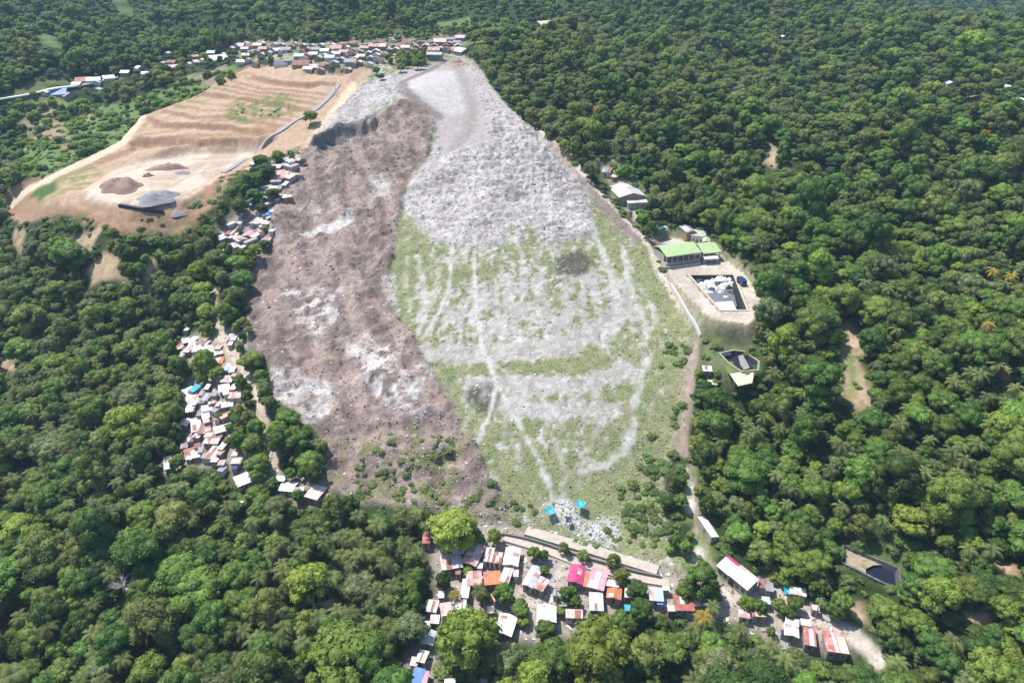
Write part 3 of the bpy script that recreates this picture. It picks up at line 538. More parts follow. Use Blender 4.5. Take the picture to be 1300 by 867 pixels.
_lm = at_lm = sight(np.array([a[0][0] for a in LM], float), np.array([a[0][1] for a in LM], float), Z)[:, :2]
def label_all(items, fmt, words=None):
    """items: (object, descriptor, xy). Each label = descriptor + rank among equals by distance to its nearest landmark."""
    groups = {}
    for o, d, xy in items:
        k = int(np.argmin(((_lm - np.array(xy)) ** 2).sum(1))); groups.setdefault((d, k), []).append((float(((_lm[k] - np.array(xy)) ** 2).sum()), o))
    for (d, k), L in groups.items():
        L.sort(key=lambda a: a[0])
        for i, (_, o) in enumerate(L):
            if fmt == 's' and len(L) > 7: o['label'] = 'one of many %ss nearest to %s' % (d, LM[k][1])
            elif len(L) == 1: o['label'] = '%s beside %s' % (d, LM[k][1]) if fmt == 'h' else '%s growing closest to %s' % (d, LM[k][1])
            else: o['label'] = '%s, %s to %s' % (d, ORD[i] if i < len(ORD) else 'farthest but %d' % (len(L) - i), LM[k][1])

# ------------------------------------------------------------------ houses
HOUSES = []       # (px, py, w, h, depth) for keeping trees off
HLAB = {}
def scale_at(p): return F_PX / project(p)[2]
def house(cx, cy, w, h, th, col, grp='low', style=None, hw=2.5, wall=None, label=None, cat='house', name=None, seed=None):
    rr = random.Random(int(cx * 31 + cy * 7 + w) if seed is None else seed)
    kz = 1.3 if grp in ('ridge', 'road') else 1.0;
    if col == 'white' and grp in ('low', 'left', 'edge') and rr.random() < .34: col = rr.choice(['silver', 'pinkwhite', 'silver', 'grey'])
    w *= kz; h *= kz; p = at(cx, cy, hw + 0.6); s = float(scale_at(p)); d = p - np.array([0, 0, CAM_H]); a = math.asin(-d[2] / np.linalg.norm(d)); sa = math.sin(a)
    L = max(w / s, 1.6); th_r = math.atan2(math.tan(R_(th)), sa); th_r = max(-0.9, min(0.9, th_r)); L = L / max(math.cos(th_r), .7) if abs(th) > 12 else L
    W = h / (s * sa); W = max(min(W, 2.2 * L + 1), 0.55 * min(L, 8))
    if a < R_(15): W = min(W, max(6.5, 1.0 * L))
    L = min(L, 45)
    yaw = -th_r + rr.uniform(-.05, .05)
    c, sn = math.cos(yaw), math.sin(yaw)
    cor = [(p[0] + c * x - sn * y, p[1] + sn * x + c * y) for x in (-L / 2, L / 2) for y in (-W / 2, W / 2)]
    zs = [float(gz(*q)) for q in cor] + [float(gz(p[0], p[1]))]; zmin = min(zs); zf = max(zs) - 0.2
    zf = min(zf, zmin + (1.0 if grp == 'low' else .6))
    root = empty(name or ('shack' if max(w, h) < 16 else 'house'), (p[0], p[1], zmin), yaw); root['category'] = cat
    wm = WALL[wall if wall is not None else rr.randrange(4)]; rm = ROOF[col]
    H = zf - zmin + hw; st = style or ('gable' if (rr.random() < .45 and min(L, W) > 3.5) else 'shed')
    ov = 0.35 if min(L, W) > 3 else 0.2
    lx, ly = L / 2 - ov, W / 2 - ov
    b = MB(); b.box(-lx, lx, -ly, ly, -0.4, H)
    wo_ = b.build('wall', wm, root)
    r = MB(); tk = 0.09
    if st == 'gable':
        along = L >= W; half = (W if along else L) / 2; rise = half * (0.42 if grp in ('ridge', 'road') else 0.26)
        def P(u, v, z): return (u, v, z) if along else (v, u, z)
        e = (L if along else W) / 2
        for sg in (-1, 1):
            q = [P(-e, sg * half, H - 0.05), P(e, sg * half, H - 0.05), P(e, 0, H + rise), P(-e, 0, H + rise)]
            if (sg > 0) == along: q = q[::-1]
            r.hexa(q + [(x, y, z + tk) for x, y, z in q])
        gi = e - ov
        for sg in (-1, 1):
            g = MB()
            q = [P(sg * gi, -half + ov, H), P(sg * gi, half - ov, H), P(sg * gi, 0, H + rise - .06)]
            b2 = len(g.v); g.v += q; q2 = [P(sg * (gi - .12), v, z) for v, z in ((-half + ov, H), (half - ov, H), (0, H + rise - .06))]; g.v += q2
            g.f += [[b2, b2 + 1, b2 + 2], [b2 + 5, b2 + 4, b2 + 3], [b2, b2 + 3, b2 + 4, b2 + 1], [b2 + 1, b2 + 4, b2 + 5, b2 + 2], [b2 + 2, b2 + 5, b2 + 3, b2]]; g.mi += [0] * 5; g.build('gable_end', wm, root)
    else:
        dz = min(L, W) * rr.uniform(.05, .12); sg = rr.choice((-1, 1, 1))
        z0, z1 = H + .02 + (0 if sg > 0 else dz), H + .02 + (dz if sg > 0 else 0)
        q = [(-L / 2, -W / 2, z0), (L / 2, -W / 2, z0), (L / 2, W / 2, z1), (-L / 2, W / 2, z1)]
        r.hexa(q + [(x, y, z + tk) for x, y, z in q])
    roof = r.build('roof', rm, root)
    if grp in ('low', 'left', 'edge', 'right') and L > 2.6 and W > 2.2 and col not in ('navy', 'teal', 'blue'):      # odd sheets nailed over the roof
        for k in range(rr.choice((1, 2, 2, 3))):
            sw = rr.uniform(.15, .42); sx = rr.uniform(-.5 + sw / 2, .5 - sw / 2); y0_ = rr.choice((-.485, -.485, rr.uniform(-.4, .1))); y1_ = y0_ + rr.uniform(.35, .97); y1_ = min(y1_, .49)
            pc = rr.choice([c for c in ('rust', 'rustpink', 'silver', 'white', 'pinkwhite', 'cream') if c != col])
            if st == 'gable':
                sgn = rr.choice((-1, -1, 1)); v0, v1 = half * .05, half * (.6 + .38 * rr.random()); za, zb = H + rise - rise * v0 / half, H + rise - (rise + .05) * v1 / half; u0, u1 = e * 2 * (sx - sw / 2), e * 2 * (sx + sw / 2)
                q = [P(u0, sgn * v1, zb), P(u1, sgn * v1, zb), P(u1, sgn * v0, za), P(u0, sgn * v0, za)]
                if (sgn > 0) == along: q = q[::-1]
            else:
                f_ = lambda t_: z0 + (z1 - z0) * (t_ + .5)
                q = [(L * (sx - sw / 2), W * y0_, f_(y0_)), (L * (sx + sw / 2), W * y0_, f_(y0_)), (L * (sx + sw / 2), W * y1_, f_(y1_)), (L * (sx - sw / 2), W * y1_, f_(y1_))]
            MB().hexa([(x, y, z + tk + .01 + .03 * k) for x, y, z in q] + [(x, y, z + tk + .035 + .03 * k) for x, y, z in q]).build('sheet', ROOF[pc], roof)
    if max(w, h) >= 11 and grp not in ('ridge', 'road'):
        MB().box(-.45, .45, -ly - .05, -ly + .03, H - hw, H - hw + 2.0).build('door', M_DOOR, root)
        for k in ((-1, 1) if lx > 2.2 else ()):
            x = k * lx * .58; f = MB().box(x - .55, x + .55, -ly - .04, -ly + .03, H - hw + .95, H - hw + 1.9).build('window', M_CONCW, root)
            MB().box(x - .46, x + .46, -ly - .06, -ly - .035, H - hw + 1.03, H - hw + 1.82).build('pane', M_GLASS, f)
        MB().box(lx - .03, lx + .05, -.5, .5, H - hw + .9, H - hw + 1.8).build('window', M_GLASS, root)
    HOUSES.append((cx, cy, w, h, float(project(p)[2]), p[0], p[1], max(L, W) / 2))
    if label: root['label'] = label
    else:
        big = 'broad' if w * h > 420 else 'small' if w * h < 75 else ''
        if grp in ('ridge', 'road'): big = ''
        ty = 'house' if max(w, h) >= 16 else 'shack'
        HLAB.setdefault(grp, []).append((root, ' '.join(x for x in (big, COLWORD[col], 'roofed', ty) if x), (p[0], p[1]), col))
    root['group'] = {'low': 'houses of the settlement below the landfill', 'left': 'shacks of the hamlet left of the slide', 'edge': 'shacks along the upper edge of the slide', 'ridge': 'houses on the ridge above the landfill',
                     'road': 'houses along the far road', 'right': 'buildings right of the landfill'}[grp]
    return root

LOWH = [(541.5,682,10,14,0,'red'),(577,696,24,13,-5,'white'),(573,712.5,27,19,-8,'silver'),(582,721,7,12,0,'brown'),(601,703,20,26,15,'rustpink'),(621,703,11,17,5,'silver'),(632,707,12,13,5,'rust'),
 (650,706,20,22,5,'white'),(602,733,20,16,-4,'rustpink'),(625,733,22,18,-4,'orange'),(591,746,11,25,5,'white'),(643,729,13,26,12,'silver'),(635,754,20,9,-22,'orange'),(549,768,14,14,8,'white'),(566,772,14,15,-8,'pinkwhite'),
 (585,769,14,16,0,'silver'),(552,785,12,10,0,'white'),(541,792,9,9,0,'white'),(544,808,17,17,8,'white'),(536,832,13,15,10,'white'),(526,838,10,10,5,'pinkwhite'),(530,857,15,18,12,'blue'),(516,856,12,13,5,'white'),(540,858,7,14,5,'pink'),
 (610,782,8,10,0,'paleblue'),(571,864,14,8,0,'white'),(614,864,9,8,0,'grey'),(676,731,14,26,18,'white'),(687,740,14,17,22,'rustpink'),(732,728,20,22,12,'magenta'),(744.5,735,8,18,12,'orange'),(759,734,22,24,12,'pink'),
 (642,792,24,24,12,'white'),(694,778,25,20,4,'white'),(729,778,22,10,4,'white'),(757,763,18,21,4,'silver'),(780,751,19,16,8,'orange'),(778,739,16,9,8,'white'),(798,747,10,20,5,'white'),(797,770,8,7,0,'teal'),(833,754,18,15,5,'paleblue'),
 (838,762,8,8,5,'blue'),(868,765,25,17,2,'red'),(854,771,13,8,2,'white'),(885,763,10,9,2,'pinkwhite'),(969,740,10,10,10,'brown'),(977,744,10,10,10,'grey'),(1013,750,20,9,12,'white'),(973,761,10,8,8,'paleblue'),(963,777,18,10,5,'rust'),
 (945,779,14,9,10,'rustpink'),(1006,788,16,9,15,'silver'),(1005,799,17,15,15,'white'),(1023,789,12,7,10,'white'),(1028,806,15,22,12,'red'),(1061,814,27,25,8,'redpink'),(996,801,8,5,10,'navy'),
 (655,726,7,9,5,'pinkwhite'),(609,716,8,8,0,'white'),(706,752,8,5,0,'grey'),(716,765,7,6,0,'grey'),(789,737,6,6,0,'cream'),(846,745,9,5,0,'cream'),(1036,770,9,6,8,'pinkwhite'),(560,753,8,8,0,'silver'),(623,772,9,8,-5,'cream')]
LEFTH = [(229.5,437.5,14,8,5,'brown'),(240,441,9,9,5,'white'),(248,440,9,8,-5,'white'),(256,438,9,6,-5,'cream'),(264,440,11,9,-18,'silver'),(230.5,448,8,6,0,'white'),(257,452,15,8,-5,'silver'),(275,444,11,8,-15,'white'),(277.5,452,12,10,-5,'orange'),
 (285,462,14,8,5,'paleblue'),(294,424,12,7,0,'paleblue'),(288,478,15,7,0,'white'),(284,490,14,8,-12,'white'),(296,489,8,7,0,'white'),(247,490,9,8,12,'teal'),(240,494,10,9,-30,'paleblue'),(263,489,6,6,0,'white'),(295,499,9,8,0,'rustpink'),(303,500,8,6,-5,'pinkwhite'),
 (243,504,16,9,-8,'white'),(261,501,10,9,0,'white'),(241,517,11,9,-10,'white'),(247,510,6,5,0,'paleblue'),(264,514,16,8,-14,'white'),(288,511,15,8,-10,'white'),(277,511,6,6,0,'pinkwhite'),(287,524,7,10,30,'orange'),(234,534,12,8,0,'white'),
 (248,537,11,16,-15,'white'),(259,539,13,15,-5,'brown'),(282,540,20,9,-15,'silver'),(271,548,24,6,0,'brown'),(250,551,10,6,5,'white'),(268,557,20,7,0,'white'),(244,570.5,18,10,-18,'rust'),(240,580,8,4,0,'white'),(271,572,17,14,5,'rustpink'),(282,564,8,9,5,'pinkwhite'),
 (272,583,9,5,0,'white'),(260,577,8,6,0,'white'),(213,586,10,15,-15,'white'),(300,584,14,7,0,'white'),(298,591,7,6,0,'navy'),(298,575,8,5,0,'pinkwhite'),(308,605,16,13,-25,'white'),(365.5,613,20,12,4,'white'),(356,606,13,6,5,'paleblue'),(380,619,12,6,-5,'white'),(400,622,20,15,12,'white'),
 (417,629,8,6,0,'rust'),(305,637,5,4,0,'white'),(253,524,7,5,0,'grey'),(272,499,7,5,0,'grey'),(255,498,6,5,0,'grey'),(237,508,6,5,0,'brown'),(276,528,7,6,0,'rustpink'),(237,414,6,5,0,'white'),(292,434,6,4,0,'cream')]
EDGEH = [(341,264,13,9,0,'blue'),(333,275,22,6,-6,'pinkwhite'),(317,289,16,9,0,'pink'),(325.5,295,8,9,5,'paleblue'),(284,297,16,7,-12,'paleblue'),(296,298,8,5,0,'white'),(287,309,10,8,10,'white'),(293,289,12,7,0,'brown'),(295,277,12,7,12,'grey'),(305,279,5,7,0,'white'),(345,285,6,5,0,'white'),(339,297,9,6,0,'pinkwhite'),
 (306,271,4,4,0,'white'),(350,211,14,7,0,'white'),(348,221,13,6,-10,'rustpink'),(364,214,16,10,-25,'rustpink'),(370,203,8,8,-20,'white'),(361,220,9,5,10,'orange'),(351,227,14,4,0,'grey'),(361,227,6,5,0,'white'),(344,234,17,5,-22,'cream'),(330,237,15,7,-15,'paleblue'),(360,241,12,10,-10,'white'),(313,214,9,7,0,'orange'),(332,250,4,8,0,'cream'),(317,252,6,4,0,'white'),(323,206,11,3,-8,'white'),
 (318,257,4,4,0,'white'),(338,279,9,5,0,'cream'),(334,302,6,5,0,'white'),(355,235,6,5,0,'grey')]
RIDGEH = [(304,58,10,4,0,'white'),(311,61,8,7,0,'pinkwhite'),(318,57,8,5,0,'brown'),(334,61,9,6,0,'rustpink'),(341,66,7,5,0,'paleblue'),(345,61,5,5,0,'rust'),(351,63,10,6,-10,'white'),(357,63,5,7,0,'white'),(363,62,10,5,0,'grey'),(332,68,8,6,0,'pinkwhite'),(380,70,10,6,0,'paleblue'),(383,77,17,5,0,'brown'),(398,68,9,8,0,'white'),(400,77,12,7,0,'pinkwhite'),
 (401,62,9,6,0,'grey'),(410,78,9,6,0,'brown'),(391,83,10,4,0,'white'),(407,83,8,4,0,'white'),(427,60,12,6,0,'rustpink'),(437,55,8,5,0,'rust'),(427,67,9,6,0,'white'),(419,72,10,3,0,'paleblue'),(433,74,7,4,0,'paleblue'),(440,59,6,4,0,'white'),(437,65,10,7,0,'rustpink'),(445,77,12,6,0,'grey'),(442,84,6,6,0,'silver'),(448,54,8,5,0,'rust'),(463,60,9,6,0,'rustpink'),(474,58,10,4,0,'rustpink'),(484,58,11,6,0,'pinkwhite'),
 (477,64,8,5,0,'white'),(488,68,7,5,0,'grey'),(451,73,6,4,0,'white'),(456,78,6,5,0,'white'),(457,65,8,4,0,'grey'),(500,58,7,8,0,'brown'),(508,58,10,6,0,'rust'),(517,53,10,6,0,'brown'),(498,50,5,4,0,'palegreen'),(540,57,7,6,0,'white'),(551,62,12,6,0,'rustpink'),(559,60,4,7,0,'white'),(559,52,13,7,0,'pinkwhite'),(572,49,8,5,0,'grey'),(584,47,10,4,0,'pinkwhite'),(587,60,14,11,8,'silver'),(580,53,8,5,0,'grey'),(358,77,14,5,0,'navy'),
 (420,62,6,4,0,'grey'),(412,70,8,5,0,'white'),(370,58,7,4,0,'rust'),(326,64,6,5,0,'grey'),(468,66,6,4,0,'white'),(494,62,5,4,0,'silver'),(528,58,6,4,0,'rustpink'),(470,72,6,4,0,'silver'),(390,61,6,4,0,'rustpink'),(549,53,6,4,0,'grey'),(566,57,6,4,0,'brown')]
ROADH = [(57,114,7,5,0,'white'),(69,109,20,8,-3,'blue'),(83,115,14,6,5,'grey'),(97,103,9,6,0,'white'),(105,97,14,5,-2,'red'),(118,98,13,6,-3,'paleblue'),(124,101,7,3,0,'white'),(137,96,11,6,-5,'white'),(123,112,8,5,0,'palegreen'),(159,89,9,8,0,'white'),(176,83,9,5,5,'white'),(184,91,9,6,0,'silver'),(206,79,5,3,0,'pinkwhite'),(218,77,9,3,0,'rust'),(218,82,10,6,-5,'pinkwhite'),(239,79,6,4,0,'white'),(250,77,9,4,-6,'pinkwhite'),(246,70,7,6,10,'rustpink'),(268,65,8,4,0,'white'),(276,72,18,3,-6,'white'),(255,75,6,5,0,'cream'),(283,67,4,3,0,'white'),
 (1206,105,9,4,0,'white'),(1280,109,7,4,0,'white'),(995,45,5,4,0,'white'),(690,30,18,3,-4,'cream'),(1298,124,6,3,0,'white'),(212,66,5,3,0,'white'),(293,60,7,4,0,'pinkwhite')]
RIGHTH = [(796.5,236,36,13,-4,'silver','gable',4.0,'wide silver roofed barn standing just right of the landfill'),(807,251,26,7,-2,'white','shed',3.0,'white open shed below the silver barn'),(771,211,12,6,5,'grey','shed',2.5,'grey roofed shack at the clearing above the silver barn'),
 (776,219,8,5,-8,'cream','shed',2.0,'small cream lean-to beside the grey shack above the silver barn'),(874,284,14,8,-4,'grey','gable',4.5,'slate grey gabled house at the forest edge of the compound'),(888,291,18,6,8,'palegreen','shed',3.5,'long faded green lean-to behind the compound'),(897,302,10,6,5,'palegreen','gable',3.0,'small faded green hut beside the green sheds'),
 (898.5,464,12,6,3,'white','shed',2.4,'small white roofed hut in grass below the compound'),(905,482,12,5,3,'cream','shed',2.0,'low cream roofed hut beside the black lined basin'),(918,441,22,5,-8,'navy','shed',2.6,'navy shed with a pale end below the compound')]
for grp, rows in (('low', LOWH), ('left', LEFTH), ('edge', EDGEH), ('ridge', RIDGEH), ('road', ROADH)):
    for (cx, cy, w, h, th, col) in rows:
        house(cx, cy, w, h, th, col, grp, style='gable' if grp in ('ridge', 'road') else None, hw=2.3 if grp == 'low' else 2.2 if grp in ('left', 'edge') else 2.2)
for k in range(46):                                  # the crowded back rows of the ridge
    for tr_ in range(30):
        cx, cy = rnd.uniform(306, 592), rnd.uniform(50, 80)
        if not (52 < cy < 82 - .0 * cx) or (485 < cx < 560 and cy > 64) or cx > 535 and cy > 62 or 325 < cx < 382 and cy > 67 or bil(zRv, *at(cx, cy)[:2]) < .6: continue
        if min(math.hypot((cx - h_[0]), 1.6 * (cy - h_[1])) for h_ in HOUSES) > 6.2: house(cx, cy, rnd.uniform(5, 9), rnd.uniform(4, 6), 0, rnd.choice(['white', 'silver', 'rustpink', 'rust', 'pinkwhite', 'brown', 'grey', 'paleblue', 'cream', 'white', 'red']), 'ridge', 'gable', 2.2); break
for line_, cnt, jit, grp_ in (([(372, 200), (362, 222), (350, 240), (338, 268), (325, 290), (300, 308)], 24, 9, 'edge'), ([(240, 430), (285, 445), (290, 485), (255, 505), (270, 530), (245, 560), (285, 590)], 26, 14, 'left')):
    for k in range(cnt):                             # more lean-to shacks packed between the others
        for tr_ in range(25):
            i_ = rnd.randrange(len(line_) - 1); f_ = rnd.random(); cx = line_[i_][0] + (line_[i_ + 1][0] - line_[i_][0]) * f_ + rnd.uniform(-jit, jit); cy = line_[i_][1] + (line_[i_ + 1][1] - line_[i_][1]) * f_ + rnd.uniform(-6, 6)
            if bil(zSlide, *at(cx, cy)[:2]) > .2 or bil(tL, *at(cx, cy)[:2]) > .2: continue
            if min(math.hypot(cx - h_[0], 1.3 * (cy - h_[1])) for h_ in HOUSES) > 7.5: house(cx, cy, rnd.uniform(6, 10), rnd.uniform(5, 7), rnd.uniform(-20, 12), rnd.choice(['silver', 'rustpink', 'rust', 'pinkwhite', 'brown', 'grey', 'paleblue', 'cream', 'silver', 'grey']), grp_, None, 2.1); break
for (cx, cy, w, h, th, col, st, hw, lab) in RIGHTH: house(cx, cy, w, h, th, col, 'right', st, hw, label=lab)
label_all([(o, d, xy) for g, L in HLAB.items() for o, d, xy, c in L], 'h')

def frame(cx, cy, lift=0.0, th=0.0):
    """ground point below a photo point, metres per pixel there, world yaw for a slope th in the photo"""
    p = at(cx, cy, lift); s = float(scale_at(p)); d = p - np.array([0, 0, CAM_H]); a = math.asin(-d[2] / np.linalg.norm(d))
    return p, 1.0 / s, -math.atan2(math.tan(R_(th)), math.sin(a)), math.sin(a)
def base_z(p, yaw, L, W):
    c, sn = math.cos(yaw), math.sin(yaw); z = [float(gz(p[0] + c * x - sn * y, p[1] + sn * x + c * y)) for x in (-L / 2, 0, L / 2) for y in (-W / 2, 0, W / 2)]
    return min(z), max(z)

# long green shed: open front, posts, mono-pitch roof over a white rear wall
def open_shed(cx, cy, w, W, th, rm, H, label, bays, name='shed', cat='shed'):
    p, mp, yaw, sa = frame(cx, cy, H, th); L = w * mp
    z0, z1 = base_z(p, yaw, L, W); r = empty(name, (p[0], p[1], z0), yaw); tag(r, label, cat, 'buildings right of the landfill'); dz = z1 - z0
    MB().box(-L / 2 + .3, L / 2 - .3, -W / 2 + .2, W / 2 - .2, -.5, dz + .15).build('floor_slab', M_CONC, r)
    MB().box(-L / 2 + .4, L / 2 - .4, W / 2 - .8, W / 2 - .55, dz + .15, H + dz - .2).build('wall', WALL[2], r)
    MB().box(-L / 2 + .4, -L / 2 + .6, -W / 2 + 2.5, W / 2 - .8, dz + .15, H + dz - .4).build('wall', WALL[1], r)
    q = [(-L / 2, -W / 2, H + dz - .2), (L / 2, -W / 2, H + dz - .2), (L / 2, W * .08, H + dz + W * .14), (-L / 2, W * .08, H + dz + W * .14)]
    q2 = [(-L / 2, W * .08, H + dz + W * .14), (L / 2, W * .08, H + dz + W * .14), (L / 2, W / 2, H + dz - .1), (-L / 2, W / 2, H + dz - .1)]
    m = MB(); m.hexa(q + [(x, y, z + .12) for x, y, z in q]); m.hexa(q2 + [(x, y, z + .12) for x, y, z in q2]); rf = m.build('roof', rm, r)
    MB().box(-L / 2, L / 2, -W / 2 - .12, -W / 2 - .01, H + dz - .55, H + dz - .05).build('fascia', M_STEEL, rf)
    for k in range(bays + 1):
        x = -L / 2 + .5 + (L - 1) * k / bays; MB().box(x - .14, x + .14, -W / 2 + .35, -W / 2 + .63, dz + .15, H + dz - .3).build('post', M_CONC, r)
    HOUSES.append((cx, cy, w, 20, float(project(p)[2]), p[0], p[1], L / 2)); return r
open_shed(859, 321, 50, 12.5, -7, ROOF['green'], 3.6, 'long light green roofed open shed above the pond of tarps', 6)
open_shed(897, 315, 25, 11.5, -5, ROOF['green'], 4.2, 'shorter light green roofed shed joined to the long one', 3)
open_shed(902, 327, 19, 3.2, -3, ROOF['white'], 2.6, 'white lean-to canopy in front of the shorter green shed', 2)
open_shed(552, 69, 20, 8.0, 1, ROOF['palegreen'], 4.2, 'faded green roofed shed at the head of the landfill', 4)

# long white building with a red edge
def long_building():
    A = at(925, 714, 3.5); B = at(949, 738, 3.5); d = (B - A)[:2]; L = float(np.hypot(*d)) + 4.2; yaw = math.atan2(d[1], d[0]); c = (A + B) / 2
    W = 5.4; z0, z1 = base_z(c, yaw, L, W); H = min(z1 - z0, 1.2) + 2.8
    r = empty('long_building', (c[0], c[1], z0), yaw); tag(r, 'long white roofed building with a red strip along its forest edge', 'building', 'houses of the settlement below the landfill')
    MB().box(-L / 2 + .3, L / 2 - .3, -W / 2 + .3, W / 2 - .3, -.5, H).build('wall', WALL[1], r)
    x1 = -L / 2 + L * .40
    for (a, b, dz, nm, mt) in ((-L / 2, x1, .0, 'roof', [ROOF['white'], ROOF['magenta']]), (x1 + .15, L / 2, .25, 'roof', [ROOF['white'], ROOF['pinkwhite']])):
        m = MB(); zz = H + dz
        q = [(a, -W / 2, zz), (b, -W / 2, zz), (b, W * .22, zz + 1.3), (a, W * .22, zz + 1.3)]; m.hexa(q + [(x, y, z + .1) for x, y, z in q], 0)
        q = [(a, W * .22, zz + 1.3), (b, W * .22, zz + 1.3), (b, W / 2, zz + .9), (a, W / 2, zz + .9)]; m.hexa(q + [(x, y, z + .1) for x, y, z in q], 1); m.build(nm, mt, r)
    MB().box(-.9, .9, -W / 2 + .2, -W / 2 + .34, H - 3.1, H - .8).build('door', M_DARK, r)
    for x in (-L * .36, -L * .2, L * .18, L * .36): MB().box(x - .6, x + .6, -W / 2 + .22, -W / 2 + .34, H - 2.1, H - 1.0).build('window', M_GLASS, r)
    MB().box(L / 2 - .34, L / 2 - .22, -1.2, 1.2, H - 2.9, H - .6).build('door', M_STEEL, r)
    for a in (0, .5, 1): HOUSES.append((925 + 24 * a, 714 + 24 * a, 18, 16, float(project(c)[2]), A[0] + (B[0] - A[0]) * a, A[1] + (B[1] - A[1]) * a, 6))
long_building()

# white walled strip building by the dirt track
def strip():
    p, mp, yaw, sa = frame(899, 668, 2.5, 0); r = empty('shed', (p[0], p[1], float(gz(p[0], p[1])) - .3), math.radians(104)); tag(r, 'narrow white roofed shed along the dirt track at the forest edge', 'shed', 'houses of the settlement below the landfill')
    MB().box(-4.2, 4.2, -1.1, 1.1, -.6, 2.4).build('wall', WALL[1], r); MB().hexa([(-4.5, -1.4, 2.42), (4.5, -1.4, 2.42), (4.5, 1.4, 2.9), (-4.5, 1.4, 2.9)] + [(-4.5, -1.4, 2.5), (4.5, -1.4, 2.5), (4.5, 1.4, 2.98), (-4.5, 1.4, 2.98)]).build('roof', ROOF['white'], r)
    MB().box(-.5, .5, 1.08, 1.16, -.2, 1.8).build('door', M_DOOR, r); HOUSES.append((899, 668, 10, 22, float(project(p)[2]), p[0], p[1], 5))
strip()

# tarpaulin shelters
def shelter(cx, cy, w, W, th, mt, label, H=1.8):
    p, mp, yaw, sa = frame(cx, cy, H, th); L = w * mp; z0, z1 = base_z(p, yaw, L, W); H += z1 - z0
    r = empty('tarpaulin_shelter', (p[0], p[1], z0), yaw); tag(r, label, 'tarpaulin', 'tarpaulin shelters')
    n = 9; v = []; f = []
    for j in range(n):
        for i in range(n):
            u, q = i / (n - 1), j / (n - 1); sag = -.35 * math.sin(math.pi * u) * math.sin(math.pi * q) + .45 * q + .12 * math.sin(9 * u + 4 * q)
            v.append(((u - .5) * L, (q - .5) * W, H + sag))
    k = len(v); v += [(x, y, z - .04) for x, y, z in v]
    for j in range(n - 1):
        for i in range(n - 1):
            a = j * n + i; f += [[a, a + 1, a + n + 1, a + n], [k + a, k + a + n, k + a + n + 1, k + a + 1]]
    mesh_obj('canopy', v, f, mt, r, True)
    for sx in (-1, 1):
        for sy in (-1, 1): MB().tube([(sx * (L / 2 - .15), sy * (W / 2 - .15), -.3), (sx * (L / 2 - .15), sy * (W / 2 - .15), H + (.3 if sy > 0 else -.05))], [.05, .045], 5).build('post', M_WOOD, r)
    HOUSES.append((cx, cy, w, w * .8, float(project(p)[2]), p[0], p[1], L / 2))
shelter(698, 650, 11, 2.8, -10, ROOF['teal'], 'teal tarpaulin shelter left on the pale sorting ground at the landfill foot')
shelter(737, 642, 11, 2.6, 18, ROOF['teal'], 'teal tarpaulin shelter right of the pale sorting ground, tilted down')
shelter(1000, 750, 11, 3.0, 8, ROOF['teal'], 'blue tarpaulin canopy right of the long red edged building')
shelter(844.5, 312, 10, 3.0, 6, ROOF['blue'], 'deep blue tarpaulin beside the long light green shed', 2.0)
shelter(722, 662, 7, 2.0, 0, ROOF['navy'], 'dark tarpaulin shelter low on the pale sorting ground', 1.5)

# basins
def basin(name, P, zref, label, cat, depth, slope, rim_w, rim_h, parts, mats):
    P = [Vector((a, b)) for a, b in P]; n = len(P); cen = sum(P, Vector((0, 0))) / n
    area = sum(P[i].x * P[(i + 1) % n].y - P[(i + 1) % n].x * P[i].y for i in range(n))
    if area < 0: P = P[::-1]
    def inset(d):
        o = []
        for i in range(n):
            a, b, c = P[i - 1], P[i], P[(i + 1) % n]; e1 = (b - a).normalized(); e2 = (c - b).normalized(); n1 = Vector((-e1.y, e1.x)); n2 = Vector((-e2.y, e2.x)); k = (n1 + n2); k = k / max(k.dot(n1), .35); o.append(b + k * d)
        return o
    r = empty(name, (cen.x, cen.y, zref)); tag(r, label, cat)
    L = lambda q, z: [(a.x - cen.x, a.y - cen.y, z) for a in q]
    o, i0, fl = L(inset(-rim_w), rim_h), L(inset(0.0), rim_h), L(inset(slope), -depth); ob, i0b = L(inset(-rim_w), -1.6), L(inset(.05), rim_h - .03)
    v = o + i0 + ob + L(inset(0.02), -1.6); f = []
    for k in range(n):
        q = (k + 1) % n; f += [[k, q, n + q, n + k], [k, 2 * n + k, 2 * n + q, q], [n + k, n + q, 3 * n + q, 3 * n + k]]
    mesh_obj('rim', v, f, mats[0], r)
    v = i0b + fl; f = [[k, (k + 1) % n, n + (k + 1) % n, n + k] for k in range(n)] + [list(range(n, 2 * n))]
    mesh_obj('liner', v, f, mats[1], r)
    return r, cen, inset
# pond A: heaped white tarps at the back, grey water, pale silt and a green corner in front
rA, cA, inA = basin('waste_pond', PA, zA, 'deep black lined pond heaped with white tarps below the long green shed', 'pond', 2.6, 1.9, .9, .25, None, [objmat('pale earth rim', (.47, .4, .33), .15, .5, .9, .1), M_LINER])
def wloc(p, cen, z): return (p[0] - cen.x, p[1] - cen.y, z)
def sheet_part(name, poly_px, cen, z, mt, parent, ref):
    a = np.array(poly_px, float); r = ray(a[:, 0], a[:, 1]); t = (ref + z - CAM_H) / r[:, 2]
    v = [(r[i, 0] * t[i] - cen.x, r[i, 1] * t[i] - cen.y, z) for i in range(len(a))]; k = len(v); v += [(x, y, q - .1) for x, y, q in v]
    f = [list(range(k)), list(range(k, 2 * k))[::-1]] + [[i, k + i, k + (i + 1) % k, (i + 1) % k] for i in range(k)]
    return mesh_obj(name, v, f, mt, parent)
sheet_part('water', [(893, 370), (930, 367), (936, 389), (902, 389)], cA, -1.5, watermat('grey pond water', (.15, .17, .19)), rA, zA)
